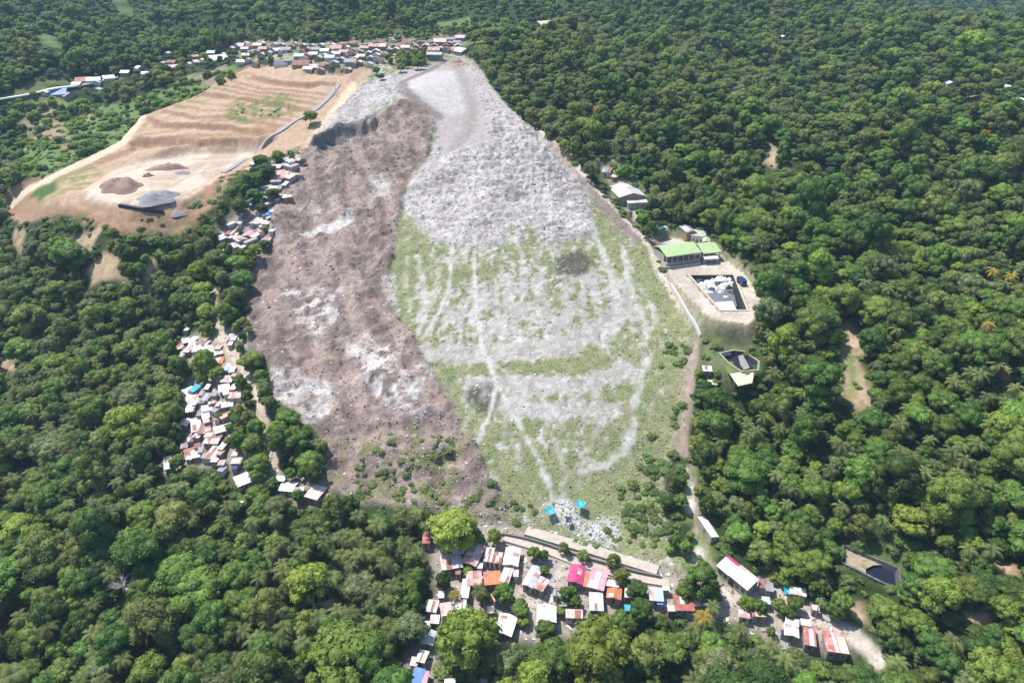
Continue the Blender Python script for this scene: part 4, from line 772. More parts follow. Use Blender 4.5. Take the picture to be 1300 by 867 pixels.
sheet_part('silt', [(901, 384), (930, 382), (939, 401), (911, 405)], cA, -1.4, objmat('pale silt', (.52, .49, .45), .12, .5, .9, .1), rA, zA)
sheet_part('weed_mat', [(908, 396), (928, 394), (935, 401), (914, 404)], cA, -1.2, objmat('green weed', (.16, .17, .08), .3, .8, .9, .1), rA, zA)
M_TARPW = objmat('crumpled white tarp', (.60, .60, .58), .2, .5, .7, .2, (.2, .21, .2), .7); M_TARPK = objmat('crumpled black sheet', (.05, .055, .06), .3, .5, .6, .3)
def heap(name, cx, cy, rx, ry, hgt, mt, seed, parent=None, cen=None, ref=None, zb=0.0, amp=.35, n=26):
    """uneven heap of material: a domed grid with a ragged outline"""
    if parent is not None:
        r = ray(cx, cy); t = (ref + zb - CAM_H) / r[2]; cx0, cy0 = r[0] * t - cen.x, r[1] * t - cen.y
    v = []; f = []; m = 30
    for j in range(n + 1):
        rr = j / n
        for i in range(m):
            a = 2 * math.pi * i / m; w = 1 + .18 * math.sin(2 * a + seed) + .12 * math.sin(5 * a + 2 * seed); x, y = rx * rr * w * math.cos(a), ry * rr * w * math.sin(a)
            hh = hgt * (1 - rr ** 1.6) ; nn = float(fbm(np.array([x + seed * 9]), np.array([y]), max(rx, ry) * .45, 3, seed)[0]) - .5; rg = float(ridged(np.array([x]), np.array([y + seed * 5]), max(rx, ry) * .3, 2, seed)[0]) - .5
            v.append((x, y, max(-.3, hh + (nn * 1.6 + rg) * amp * hgt * (1 - rr ** 4) - .3 * rr ** 6)))
    for j in range(n):
        for i in range(m): f.append([j * m + i, j * m + (i + 1) % m, (j + 1) * m + (i + 1) % m, (j + 1) * m + i])
    o = mesh_obj(name, v, f, mt, parent, True)
    if parent is not None: o.location = (cx0, cy0, zb)
    return o
for i, (x, y, a, b, h, mt) in enumerate([(914, 352, 4.5, 3.5, 3.2, M_TARPW), (925, 351, 3.2, 3.0, 3.4, M_TARPW), (901, 358, 4.0, 3.0, 2.2, M_TARPW), (890, 360, 3.0, 2.6, 2.0, M_TARPW), (922, 362, 3.6, 3.0, 2.6, M_TARPW), (909, 365, 3.2, 2.6, 2.2, M_TARPW),
                                         (897, 371, 3.2, 2.4, 1.6, M_TARPW), (929, 372, 2.6, 2.6, 1.6, M_TARPK), (911, 359, 2.6, 2.0, 2.6, M_TARPK), (922, 378, 2.4, 1.8, 1.2, M_TARPW), (906, 352, 2.4, 1.8, 3.0, M_TARPW), (919, 356, 2.2, 1.7, 3.1, M_TARPW), (931, 359, 2.0, 2.0, 2.6, M_TARPW), (886, 355, 2.2, 1.8, 2.2, M_TARPK), (903, 366, 1.8, 1.4, 2.0, M_TARPK), (915, 371, 2.2, 1.5, 1.8, M_TARPW), (926, 365, 1.6, 1.4, 2.4, M_TARPK), (894, 365, 2.2, 1.6, 1.8, M_TARPW)]):
    heap('tarp_heap', x + (911 - x) * .1, y + 3.5 - (y - 350) * .12, a * 1.1, b * 1.1, h * .52, mt, i + 3, rA, cA, zA, -2.0, amp=.38)
rB, cB, inB = basin('walled_pond', PB, zB_, 'dark walled pond half filled with earth in the lower right forest', 'pond', 2.6, .7, .6, .35, None, [objmat('dark concrete rim', (.105, .11, .115), .25, .5, .85, .15, (.3, .28, .25), .5), objmat('dark pond wall', (.10, .10, .11), .2, .4, .8, .2)])
sheet_part('water', [(1098, 716), (1108, 720), (1141, 719), (1138, 745), (1120, 742), (1098, 732)], cB, -1.5, watermat('dark pond water', (.018, .022, .045)), rB, zB_)
sheet_part('earth_fill', [(1073, 697), (1100, 705), (1138, 717), (1109, 717), (1099, 722), (1100, 734), (1074, 722)], cB, -.7, objmat('weedy earth fill', (.36, .29, .22), .2, .5, .9, .1, (.13, .17, .06), .9), rB, zB_)
rC, cC, inC = basin('settling_basin', PC, zC_, 'black lined settling basin with a pale pad below the compound', 'pond', 1.5, 1.0, .8, .2, None, [objmat('earth berm', (.30, .28, .2), .2, .5, .9, .1, (.14, .18, .07), .7), M_LINER])
sheet_part('pad', [(926, 474), (958, 470), (955, 486), (937, 490)], cC, -.1, objmat('pale sand pad', (.55, .47, .37), .1, .4, .9, .1), rC, zC_)
sheet_part('grass_bed', [(919, 459), (930, 459), (936, 471), (924, 474)], cC, -.4, objmat('basin grass', (.12, .2, .06), .25, .6, .9, .1), rC, zC_)
sheet_part('silt', [(937, 452), (943, 450), (952, 467), (942, 470)], cC, -.7, objmat('grey silt', (.27, .27, .25), .2, .5, .9, .1), rC, zC_)
sheet_part('wall', [(930, 457), (934, 456), (945, 470), (937, 473)], cC, -.3, M_LINER, rC, zC_)

HOUSES += [(1105, 722, 84, 62, 175.0, cB.x, cB.y, 8), (938, 470, 56, 52, 240.0, cC.x, cC.y, 9)]
# heaps in the quarry
def ground_heap(name, cx, cy, rx, ry, h, mt, label, seed, cat='heap', amp=.5):
    p = at(cx, cy); o = heap(name, 0, 0, rx, ry, h, mt, seed, amp=amp); zz = min(float(gz(p[0] + rx * .8 * math.cos(a), p[1] + ry * .8 * math.sin(a))) for a in (0, 1.6, 3.1, 4.7)); o.location = (p[0], p[1], zz + .05); tag(o, label, cat); return o
ground_heap('soil_heap', 154, 238, 12, 12, 5.2, M_SOILP, 'round brown soil heap on the quarry floor', 3)
ground_heap('gravel_heap', 200, 252, 12, 10, 3.2, M_GRAVEL, 'low grey gravel heap in front of the brown one on the quarry floor', 5)
ground_heap('soil_heap', 212, 214, 11, 6, 2.6, M_SOILP, 'flat brown soil heap at the back of the quarry floor', 7)
ground_heap('gravel_heap', 232, 220, 5, 4, 1.2, M_GRAVEL, 'small grey gravel heap near the back of the quarry floor', 9)
ground_heap('gravel_heap', 224, 269, 6, 3.5, 1.5, M_GRAVEL, 'small grey gravel heap at the lip of the quarry floor', 11)
ground_heap('soil_heap', 188, 224, 3, 2.5, 1.8, M_SOILP, 'tiny dark soil heap between the big quarry heaps', 13)
ground_heap('scrap_heap', 828, 307, 4.5, 3.5, 2.2, M_SOILP, 'reddish brown scrap heap at the top corner of the compound', 15, amp=.5)
ground_heap('rubble_heap', 580, 79, 6, 3.0, 1.8, M_SOILP, 'brown earth heap at the head of the landfill', 17, amp=.4)
def ribbon(name, pts, width, hgt, mt, label=None, cat=None, kind=None, sub=6, lift=0.12, parts=None):
    """a band following the land: a slab with thickness"""
    a = np.array(pts, float); w = sight(a[:, 0], a[:, 1], Z)[:, :2]; P = []
    for k in range(len(w) - 1):
        nseg = max(2, int(np.hypot(*(w[k + 1] - w[k])) / 1.5))
        for s in range(nseg): P.append(w[k] + (w[k + 1] - w[k]) * s / nseg)
    P.append(w[-1]); P = np.array(P)
    for _ in range(6): P[1:-1] = .25 * P[:-2] + .5 * P[1:-1] + .25 * P[2:]
    T = np.gradient(P, axis=0); T /= np.hypot(T[:, 0], T[:, 1])[:, None]; Nn = np.stack([-T[:, 1], T[:, 0]], -1)
    cz = np.max([gz(*(P + Nn * o).T) for o in np.linspace(-width / 2, width / 2, 5)], 0)
    for _ in range(8): cz[1:-1] = .25 * cz[:-2] + .5 * cz[1:-1] + .25 * cz[2:]
    v = []; f = []
    for k in range(len(P)):
        for o, z in ((-width / 2, -.9), (-width / 2, hgt), (width / 2, hgt), (width / 2, -.9)): q = P[k] + Nn[k] * o; v.append((q[0], q[1], cz[k] + lift + z))
    for k in range(len(P) - 1):
        b = 4 * k
        for j in range(4): f.append([b + j, b + (j + 1) % 4, b + 4 + (j + 1) % 4, b + 4 + j])
    f.append([3, 2, 1, 0]); b = 4 * (len(P) - 1); f.append([b, b + 1, b + 2, b + 3])
    o = mesh_obj(name, v, f, mt); tag(o, label, cat, kind=kind); return o, P, Nn, cz
# concrete road at the landfill foot with its roadside wall
ribbon('road', [(668, 675), (700, 684), (740, 695), (780, 707), (815, 718), (835, 725)], 3.7, .0, objmat('dusty concrete road', (.47, .42, .37), .16, .5, .9, .1, (.33, .28, .22), .8), kind='structure', lift=.1)
ribbon('path', [(640, 683), (668, 691), (700, 701), (730, 714), (760, 722), (800, 733), (850, 741)], 2.6, .0, objmat('worn pale path', (.47, .41, .36), .15, .3, .9, .1, (.35, .3, .25), .6), kind='structure', lift=.08)
ribbon('retaining_wall', [(638, 679), (668, 684), (700, 694), (735, 707), (770, 716), (815, 729), (838, 733)], .5, .9, objmat('mossy stone wall', (.2, .2, .18), .2, .6, .9, .1), 'dark mossy retaining wall under the concrete road', 'wall', lift=0)
ribbon('road', [(-30, 134), (0, 129), (30, 123.5), (56, 118), (95, 111), (128, 103), (150, 99)], 5.0, .0, M_CONCW, kind='structure', lift=.1)
ribbon('drain', [(283, 220), (300, 210), (330, 190), (352, 170), (372, 156), (384, 149), (400, 141), (418, 124), (430, 108)], 3.2, .5, objmat('grey stone drain', (.34, .335, .34), .2, .6, .9, .1, (.2, .2, .2), .6), 'grey stone drain running up the quarry edge', 'drain', lift=0)
ribbon('tarpaulin_roll', [(152, 262), (165, 264), (180, 268), (195, 270), (208, 270)], 1.6, .7, M_LINER, 'long dark tarpaulin roll at the front lip of the quarry', 'tarpaulin', lift=0)
ribbon('perimeter_wall', [(328, 81), (345, 82), (365, 82.5), (384, 83)], .5, 2.4, objmat('grey block wall', (.24, .26, .25), .15, .6, .9, .1), 'grey block wall along the top of the terraces', 'wall', lift=0)
ribbon('kerb_wall', [(840, 342), (860, 340), (889, 336)], .5, 1.0, M_CONC, 'low concrete wall in front of the long green shed', 'wall', lift=0)
ribbon('kerb_wall', [(852, 362), (862, 379), (872, 398), (884, 416), (889, 428)], .6, .7, M_CONCW, 'pale kerb wall along the left side of the compound', 'wall', lift=0)
def mesh_fence(pts, label):
    a = np.array(pts, float); w = sight(a[:, 0], a[:, 1], Z)[:, :2]; c = w.mean(0); z0 = float(gz(*c)); r = empty('fence', (c[0], c[1], z0)); tag(r, label, 'fence')
    q = []
    for k in range(len(w) - 1):
        n = max(1, int(np.hypot(*(w[k + 1] - w[k])) / 2.5)); q += [w[k] + (w[k + 1] - w[k]) * s / n for s in range(n)]
    q.append(w[-1])
    for p in q: x, y = p - c; z = float(gz(*p)) - z0; MB().box(x - .07, x + .07, y - .07, y + .07, z - .4, z + 1.8).build('post', M_CONCW, r)
    for hh in (.5, 1.1, 1.7): MB().tube([(p[0] - c[0], p[1] - c[1], float(gz(*p)) - z0 + hh) for p in q], [.05] * len(q), 4).build('rail', M_STEEL, r)
mesh_fence([(893, 335), (905, 333), (918, 331), (921, 326), (918, 323)], 'post and rail fence round the yard of the shorter green shed')

# vehicles
def truck(cx, cy, th, bodym, cabm, label, L=6.5, name='truck'):
    p, mp, yaw, sa = frame(cx, cy, 1.5, th); z = float(gz(p[0], p[1])); r = empty(name, (p[0], p[1], z + .05), yaw); tag(r, label, 'truck'); h = L / 2
    MB().box(-h, h * .95, -1.0, 1.0, .55, .8).build('chassis', M_STEEL, r)
    HOUSES.append((cx, cy, 14, 10, float(project(p)[2]), p[0], p[1], L / 2))
    b = MB(); b.hexa([(-h, -1.15, .82), (h * .42, -1.15, .82), (h * .42, 1.15, .82), (-h, 1.15, .82), (-h - .15, -1.15, 2.6), (h * .42, -1.15, 2.75), (h * .42, 1.15, 2.75), (-h - .15, 1.15, 2.6)]); b.build('body', bodym, r)
    c = MB(); c.hexa([(h * .46, -1.1, .7), (h, -1.1, .7), (h, 1.1, .7), (h * .46, 1.1, .7), (h * .46, -1.05, 2.5), (h * .85, -1.05, 2.5), (h * .85, 1.05, 2.5), (h * .46, 1.05, 2.5)]); cb = c.build('cab', cabm, r)
    MB().hexa([(h * .93, -.95, 1.6), (h * .945, -.95, 1.6), (h * .945, .95, 1.6), (h * .93, .95, 1.6), (h * .87, -.95, 2.35), (h * .885, -.95, 2.35), (h * .885, .95, 2.35), (h * .87, .95, 2.35)]).build('windscreen', M_GLASS, cb)
    for x in (-h * .7, -h * .38, h * .72):
        for s in (-1, 1): MB().tube([(x, s * .8, .45), (x, s * 1.12, .45)], [.45, .45], 12).build('wheel', M_TYRE, r)
truck(840, 292, -14, objmat('teal paint', (.02, .12, .125), .2, .6, .5, .4, (.12, .13, .12), .5), M_WHITEP, 'teal garbage truck with a white cab above the compound', 7.0)
truck(942, 357, 62, ROOF['navy'], objmat('blue paint', (.05, .09, .22), .1, .8, .4, .4), 'small dark blue truck right of the pond of tarps', 4.8)
truck(570, 65, 15, M_WHITEP, objmat('orange paint', (.5, .16, .05), .1, .8, .4, .4), 'small truck on the road at the head of the landfill', 5.0)

# utility poles
def pole(cx, cy, hpx, label, arms=1):
    p, mp, yaw, sa = frame(cx, cy); H = max(8.0, min(13.0, hpx * mp)); r = empty('utility_pole', (p[0], p[1], p[2] - .3)); tag(r, label, 'utility pole', 'utility poles')
    MB().tube([(0, 0, 0), (0, 0, H)], [.2, .13], 7).build('post', M_CONC, r); c = MB()
    for k in range(arms): c.box(-1.1, 1.1, .12, .24, H - .7 - k * .9, H - .55 - k * .9)
    ca_ = c.build('crossarm', M_WOOD, r)
    for x in (-.9, 0, .9): MB().tube([(x, .18, H - .55), (x, .18, H - .3)], [.07, .05], 6).build('insulator', M_WHITEP, ca_)
for cx, cy, h, lab in ((427, 122, 18, 'utility pole on the terrace slope below the ridge houses'), (536, 62, 26, 'tall utility pole among trees at the landfill head'), (285, 110, 14, 'utility pole at the upper left end of the terraces'), (437, 92, 12, 'utility pole beside the ridge houses above the terraces'),
                        (756, 262, 14, 'utility pole on the right rim of the landfill near the silver barn'), (706, 768, 26, 'utility pole in the open yard below the magenta roof'), (1035, 782, 24, 'utility pole behind the dull red roof by the lower road'), (315, 82, 14, 'utility pole left of the ridge court wall'), (903, 760, 24, 'utility pole beside the junction below the long red edged building')):
    pole(cx, cy, h, lab)
# ------------------------------------------------------------------ vegetation
LEAF = {'dark': leafmat('dark green leaves', (0.102, 0.182, 0.040), .36, .022), 'mid': leafmat('mid green leaves', (0.155, 0.25, 0.050), .34, .024), 'bright': leafmat('bright green leaves', (0.245, 0.345, 0.064), .26, .02), 'grey': leafmat('grey green leaves', (0.195, 0.25, 0.108), .28, .02),
        'olive': leafmat('olive leaves', (0.205, 0.255, 0.066), .28, .02), 'palm': leafmat('palm fronds', (0.19, 0.235, 0.08), .3, .02, .4), 'yellow': leafmat('yellow palm fronds', (0.36, 0.28, 0.05), .25, .02, .3), 'shrub': leafmat('shrub leaves', (0.17, 0.25, 0.075), .25), 'orange': leafmat('orange blossom', (0.45, 0.22, 0.03), .1, .01, .3)}
def leaf_faces(C, Nn, size, rg, asp=1.0):
    """quads centred at C facing Nn with random spin; returns verts (4n,3)"""
    n = len(C); ref = np.where(np.abs(Nn[:, 2:3]) < .9, np.array([[0, 0, 1.0]]), np.array([[1.0, 0, 0]])); a = np.cross(Nn, ref); a /= np.linalg.norm(a, axis=1)[:, None]; b = np.cross(Nn, a)
    w = rg.uniform(0, 2 * np.pi, n)[:, None]; u = a * np.cos(w) + b * np.sin(w); v = -a * np.sin(w) + b * np.cos(w); s = (size * rg.uniform(.65, 1.35, n))[:, None]
    return np.stack([C - u * s, C - v * s * .62 * asp, C + u * s, C + v * s * .62 * asp], 1).reshape(-1, 3)
def quads_mesh(name, verts, material, extra=None):
    me = bpy.data.meshes.new(name); n = len(verts) // 4; v = verts; fl = np.arange(n * 4, dtype=np.int32)
    ls = np.arange(0, n * 4, 4, dtype=np.int32)
    me.vertices.add(len(v)); me.vertices.foreach_set('co', v.astype(np.float32).ravel()); me.loops.add(n * 4); me.loops.foreach_set('vertex_index', fl); me.polygons.add(n); me.polygons.foreach_set('loop_start', ls); me.update(calc_edges=True)
    me.materials.append(material); return me
def crown_mesh(name, seed, material, nl=18, flat=.75, lobe=(.26, .40), leaves=1700, leaf=.062, loose=.0, tall=1.0, droop=0.0):
    """unit crown (radius about 1): many leaf clumps spread over uneven lobes, standing above z = base"""
    rg = np.random.default_rng(seed); L = []; ph = rg.uniform(0, 6.28); asym = rg.uniform(.08, .28)
    for k in range(nl):
        a = k * 2.399963 + rg.uniform(-.4, .4); rr = math.sqrt((k + .5) / nl) * .80 * rg.uniform(.75, 1.15) * (1 + asym * math.sin(a + ph)); z = math.sqrt(max(0, 1 - (rr / .95) ** 2)) * flat * tall * rg.uniform(.75, 1.12) - .05
        L.append((rr * math.cos(a), rr * math.sin(a), z, rg.uniform(lobe[0] * .72, lobe[1] * 1.12) * (1.12 - .3 * rr)))
    for k in range(nl // 2):
        a = rg.uniform(0, 6.28); L.append((.62 * math.cos(a), .62 * math.sin(a), rg.uniform(-.3, .15) * flat, rg.uniform(*lobe)))
    L = np.array(L); per = np.maximum(8, (leaves * L[:, 3] ** 2 / (L[:, 3] ** 2).sum())).astype(int); C = []; NN = []
    for (x, y, z, r), n in zip(L, per):
        d = rg.normal(size=(n, 3)); d[:, 2] = np.abs(d[:, 2]) * .9 - .25 + .2 * rg.normal(size=n) * .5; d /= np.linalg.norm(d, axis=1)[:, None]
        rad = r * (1 + rg.uniform(-.16, .10 + loose, n))[:, None]; c = np.array([x, y, z]) + d * rad * np.array([1, 1, .85]); c[:, 2] -= droop * np.hypot(c[:, 0], c[:, 1]) ** 2
        nn = d * 1.0 + np.array([0, 0, .35]) + rg.normal(size=(n, 3)) * .5; nn /= np.linalg.norm(nn, axis=1)[:, None]; C.append(c); NN.append(nn)
    C = np.concatenate(C); NN = np.concatenate(NN)
    inside = np.zeros(len(C), bool)
    for x, y, z, r in L: inside |= ((C - np.array([x, y, z])) ** 2).sum(1) < (r * .72) ** 2
    C, NN = C[~inside], NN[~inside]; C[:, 2] += 1.05
    V_ = leaf_faces(C, NN, leaf, rg); me = quads_mesh(name, V_, material)
    bm = bmesh.new(); bm.from_mesh(me); nl_ = len(bm.faces)
    for x, y, z, r in L:
        g = bmesh.ops.create_icosphere(bm, subdivisions=2, radius=r * .88)
        for vv in g['verts']:
            d = vv.co.normalized(); w = 1 + .22 * math.sin(5 * d.x + 9 * x) * math.sin(6 * d.y + 7 * y) + rg.uniform(-.09, .09); vv.co = Vector((x + vv.co.x * w, y + vv.co.y * w, z + 1.05 + vv.co.z * w * .85 - droop * (x * x + y * y)))
    bm.faces.ensure_lookup_table()
    for f in bm.faces[nl_:]: f.smooth = True
    bm.to_mesh(me); bm.free(); return me
def trunk_mesh(name, seed, h=1.05, r=.055):
    rg = random.Random(seed); m = MB(); bend = (rg.uniform(-.06, .06), rg.uniform(-.06, .06))
    m.tube([(0, 0, -.25), (bend[0] * .4, bend[1] * .4, .35), (bend[0], bend[1], h * .8)], [r * 1.25, r, r * .75], 7)
    for k in range(6):
        a = k * 1.05 + rg.uniform(-.3, .3); e = rg.uniform(.35, .6); m.tube([(bend[0], bend[1], h * rg.uniform(.5, .8)), (bend[0] + e * .5 * math.cos(a), bend[1] + e * .5 * math.sin(a), h * .95), (bend[0] + e * math.cos(a), bend[1] + e * math.sin(a), h * 1.05 + rg.uniform(.1, .3))], [r * .6, r * .4, r * .18], 5)
    me = bpy.data.meshes.new(name); me.from_pydata(m.v, [], m.f); me.materials.append(M_BARK); me.update(); return me
def palm_meshes(seed, lm):
    rg = np.random.default_rng(seed); V_ = []; nf = 19
    for k in range(nf):
        a = k * 2.4 + rg.uniform(-.2, .2); el = 1.15 - 1.75 * (k / nf) ** .9 + rg.uniform(-.12, .12); ln = rg.uniform(.85, 1.1) * (0.75 if k < 3 else 1.0); p = np.array([0, 0, 0.0]); d_el = el; S = 9; pts = [p]
        for s in range(S):
            p = p + ln / S * np.array([math.cos(a) * math.cos(d_el), math.sin(a) * math.cos(d_el), math.sin(d_el)]); d_el -= .17 + .05 * s / S; pts.append(p)
        side = np.array([-math.sin(a), math.cos(a), 0])
        for s in range(S):
            wdt = .17 * math.sin(math.pi * min(1, (s + .9) / (S + .3))) ** .7; p0, p1 = pts[s], pts[s + 1]; t = (p1 - p0)
            for sg in (-1, 1):
                for h in (0, .5):
                    q = p0 + t * h; tip = q + t * 1.0 + side * sg * wdt + np.array([0, 0, -.07]); V_.append([q, q + t * .42, tip + t * .25, tip])
    return quads_mesh('fronds', np.array(V_).reshape(-1, 3) * 1.0, lm)
def palm_trunk(seed, H):
    rg = random.Random(seed); b = (rg.uniform(-.35, .35), rg.uniform(-.35, .35)); m = MB(); m.tube([(b[0], b[1], -.3 - H), (b[0] * .6, b[1] * .6, -H * .6), (b[0] * .15, b[1] * .15, -H * .25), (0, 0, .02)], [.055, .04, .034, .03], 6)
    me = bpy.data.meshes.new('trunk'); me.from_pydata(m.v, [], m.f); me.materials.append(M_BARK); me.update(); return me
# kinds: (leaf, crown meshes). each variant is built once and shared
KIND = {}
def variants(key, n, seed, **kw): KIND[key] = [(crown_mesh('crown', seed + 7 * i, LEAF[kw.get('leaf_key', key)], **{k: v for k, v in kw.items() if k != 'leaf_key'}), trunk_mesh('trunk', seed + i)) for i in range(n)]
variants('dark', 5, 100, nl=20, flat=.85, leaves=2300)
variants('mid', 6, 200, nl=22, flat=.78, leaves=2300)
variants('bright', 3, 300, nl=26, flat=.7, lobe=(.2, .33), leaves=2300, loose=.06)
variants('grey', 3, 400, nl=26, flat=.55, lobe=(.2, .30), leaves=2200, loose=.14, leaf=.05)
variants('olive', 3, 500, nl=15, flat=1.0, lobe=(.24, .36), leaves=2000, loose=.18, tall=1.1, droop=.25, leaf=.058)
KIND['palm'] = [(palm_meshes(600 + i, LEAF['palm']), palm_trunk(i, 2.1)) for i in range(3)]
KIND['yellow'] = [(palm_meshes(650 + i, LEAF['yellow']), palm_trunk(9 + i, 1.8)) for i in range(1)]
KIND['shrub'] = [(crown_mesh('foliage', 700 + 5 * i, LEAF['shrub'], nl=9, flat=.6, lobe=(.3, .48), leaves=420, leaf=.13, loose=.2), None) for i in range(3)]
KIND['orange'] = [(crown_mesh('crown', 800, LEAF['orange'], nl=14, flat=.7, leaves=1500), trunk_mesh('trunk', 77))]
WORD = {'dark': 'dark green dense', 'mid': 'mid green round', 'bright': 'bright yellowish green', 'grey': 'grey green feathery', 'olive': 'olive drooping', 'palm': 'green coconut palm', 'yellow': 'yellowing coconut palm', 'shrub': 'green shrub', 'orange': 'orange'}
PALMS = ('palm', 'yellow')

# crowd of positions: (x, y, kind, variant, R, rot)
T = []
def add_tree(x, y, key, R): T.append([x, y, key, rnd.randrange(len(KIND[key])), R, rnd.uniform(0, 6.28)])
def tall(t_): q = math.sin(t_[0] * 12.9898 + t_[1] * 78.233) * 43758.5453; q -= math.floor(q); return (.95 + .15 * q) if t_[2] in PALMS else .62 if t_[2] == 'shrub' else .78 + .62 * q * q
MAN = [ # trees one can single out in the photograph: (centre px, py, width px, kind)
 (577,663,68,'bright'),(590,808,84,'bright'),(627,682,22,'bright'),(640,752,30,'mid'),(660,765,22,'mid'),(677,703,20,'mid'),(690,722,15,'mid'),(716,697,16,'olive'),(741,703,18,'olive'),(779,712,20,'olive'),(790,731,26,'olive'),(808,745,30,'dark'),(815,775,34,'dark'),(730,762,19,'mid'),
 (712,774,15,'mid'),(693,795,28,'mid'),(640,832,50,'grey'),(594,722,18,'bright'),(610,748,18,'dark'),(890,738,44,'dark'),(872,745,30,'mid'),(950,765,24,'bright'),(965,772,20,'dark'),(990,765,22,'olive'),(1010,768,22,'mid'),(393,145,21,'bright'),(515,78,13,'dark'),(522,72,14,'mid'),(530,78,15,'mid'),(508,84,12,'mid'),(535,74,12,'dark'),(477,88,11,'mid'),(484,95,10,'dark'),
 (373,553,42,'mid'),(356,560,34,'dark'),(392,583,34,'mid'),(365,530,34,'mid'),(350,545,30,'bright'),(400,600,26,'dark'),(318,455,34,'mid'),(332,480,22,'mid'),(338,505,22,'dark'),(278,527,14,'mid'),(303,528,24,'dark'),(325,545,24,'mid'),(290,540,12,'mid'),(303,560,22,'dark'),(318,562,28,'olive'),(325,585,34,'mid'),(345,612,20,'dark'),(262,462,30,'bright'),(275,470,24,'bright'),
 (340,215,22,'dark'),(330,200,20,'dark'),(322,222,24,'mid'),(352,195,16,'mid'),(345,243,20,'dark'),(322,245,22,'mid'),(305,260,24,'dark'),(332,262,16,'dark'),(305,238,16,'mid'),(322,316,22,'bright'),(300,330,30,'mid'),(335,308,16,'dark'),(368,192,10,'mid'),(385,205,8,'mid'),
 (165,757,0,'dead'),(1195,757,52,'bright'),(1282,628,14,'orange'),(1160,655,50,'bright'),(1238,48,44,'bright'),(440,815,95,'bright'),(475,835,60,'mid'),(390,735,60,'bright'),(250,745,66,'mid'),(455,735,50,'grey'),(520,790,50,'grey'),(760,830,90,'bright'),(700,835,60,'mid'),(850,820,50,'mid'),(660,850,40,'grey')]
PALMSPOT = [(515,690,30),(480,668,30),(455,655,26),(543,668,22),(500,742,28),(577,752,20,'y'),(608,752,26),(893,782,30,'y'),(436,703,28),(412,690,26),(345,700,26),(225,620,26),(184,610,26),(243,598,24),(100,585,22),(60,545,22),(290,645,26),(358,690,26),(15,858,44),(1068,645,26),(1262,343,18,'y'),(1285,350,20,'y'),(1270,325,16),(1248,320,16),(1215,250,14),(1235,260,14),
 (490,690,26),(528,700,26),(465,690,24),(385,700,26),(320,665,26),(268,640,22),(215,640,24),(110,500,22),(140,520,22),(330,735,28),(310,800,30),(60,800,34),(905,770,26),(880,800,26),(1000,640,22),(1090,640,22),(1120,660,22),(1180,560,20),(1080,340,16),(990,250,14),(1140,440,18),(1210,480,20),(1250,420,18),(1060,560,20),(940,800,26),(505,660,22),(530,655,20),(240,660,26),(30,700,30),(160,640,26),(1140,840,30),(1230,700,26),(980,820,28),(350,660,24),(170,560,22),(130,450,18)]
man_xy = []
for (cx, cy, w, key) in MAN:
    if key == 'dead': continue
    p, mp, yaw, sa = frame(cx, cy); R = w * mp / 2 * .93; p = at(cx, cy, R * 1.35); add_tree(p[0], p[1], key, R); man_xy.append((p[0], p[1], R)); T[-1].append(1)
for s in PALMSPOT:
    p, mp, yaw, sa = frame(s[0], s[1]); R = s[2] * mp / 2 * 1.08; key = 'yellow' if len(s) > 3 else 'palm'; p = at(s[0], s[1], R * 2.0); add_tree(p[0], p[1], key, R); T[-1].append(1); man_xy.append((p[0], p[1], R * .8))
man_xy = np.array(man_xy)
# forest: jittered grid, density and mixture drifting slowly over the hills
cand = []
for (y0, y1, c) in ((70, 330, 4.6), (330, 640, 5.5), (640, 1000, 8.0), (1000, 1700, 11.0)):
    xs = np.arange(-1300, 1300, c); ys = np.arange(y0, y1, c); gx, gy = np.meshgrid(xs, ys); gx = gx + nrng.uniform(-.45, .45, gx.shape) * c; gy = gy + nrng.uniform(-.45, .45, gy.shape) * c
    cand.append(np.stack([gx.ravel(), gy.ravel(), np.full(gx.size, c)], -1))
cand = np.concatenate(cand); zc_ = gz(cand[:, 0], cand[:, 1]); px, py, dep = project(np.stack([cand[:, 0], cand[:, 1], zc_ + 5], -1))
ok = (px > -110) & (px < 1410) & (py > -60) & (py < 990) & (cand[:, 1] * CP - (zc_ - CAM_H) * SP > 40); cand, zc_ = cand[ok], zc_[ok]
# keep only what the hills do not hide (with a margin for a step aside)
dd = np.stack([cand[:, 0], cand[:, 1], zc_ + 14 - CAM_H], -1); hid = np.zeros(len(cand), bool)
for f in np.linspace(.3, .97, 50): q = dd * f; hid |= (q[:, 2] + CAM_H) < gz(q[:, 0], q[:, 1]) - 3
cand, zc_ = cand[~hid], zc_[~hid]
n = len(cand); mixn = fbm(cand[:, 0], cand[:, 1], 70, 3, 301); mixm = fbm(cand[:, 0], cand[:, 1], 28, 2, 302); u = nrng.random(n); u2 = nrng.random(n)
near = sstep(420, 250, cand[:, 1])
R = np.where(u2 < .035, nrng.uniform(6.2, 8.2, n), np.where(u2 < .24, nrng.uniform(3.9, 5.9, n), nrng.uniform(1.9, 3.9, n))) * np.where(cand[:, 2] > 8, 1.25, 1.0) * np.where(cand[:, 2] > 11, 1.15, 1.0) * (0.82 + .18 * near)
pdark = .30 + .5 * (mixn - .5); pmid = .34; pbr = .12 + .4 * (mixm - .5); pgr = .10 + .3 * (.5 - mixn); ppalm = .09 + .32 * sstep(.5, .66, fbm(cand[:, 0], cand[:, 1], 55, 2, 305))
tot = np.stack([np.clip(pdark, .05, 1), np.full(n, pmid), np.clip(pbr, .02, 1), np.clip(pgr, .03, 1), np.full(n, .10), ppalm, np.where(cand[:, 0] > 120, .006, .002)], -1); tot = np.cumsum(tot / tot.sum(1)[:, None], 1)
ki = (u[:, None] > tot).sum(1); KEYS = ['dark', 'mid', 'bright', 'grey', 'olive', 'palm', 'yellow']; ki = np.clip(ki, 0, 6)
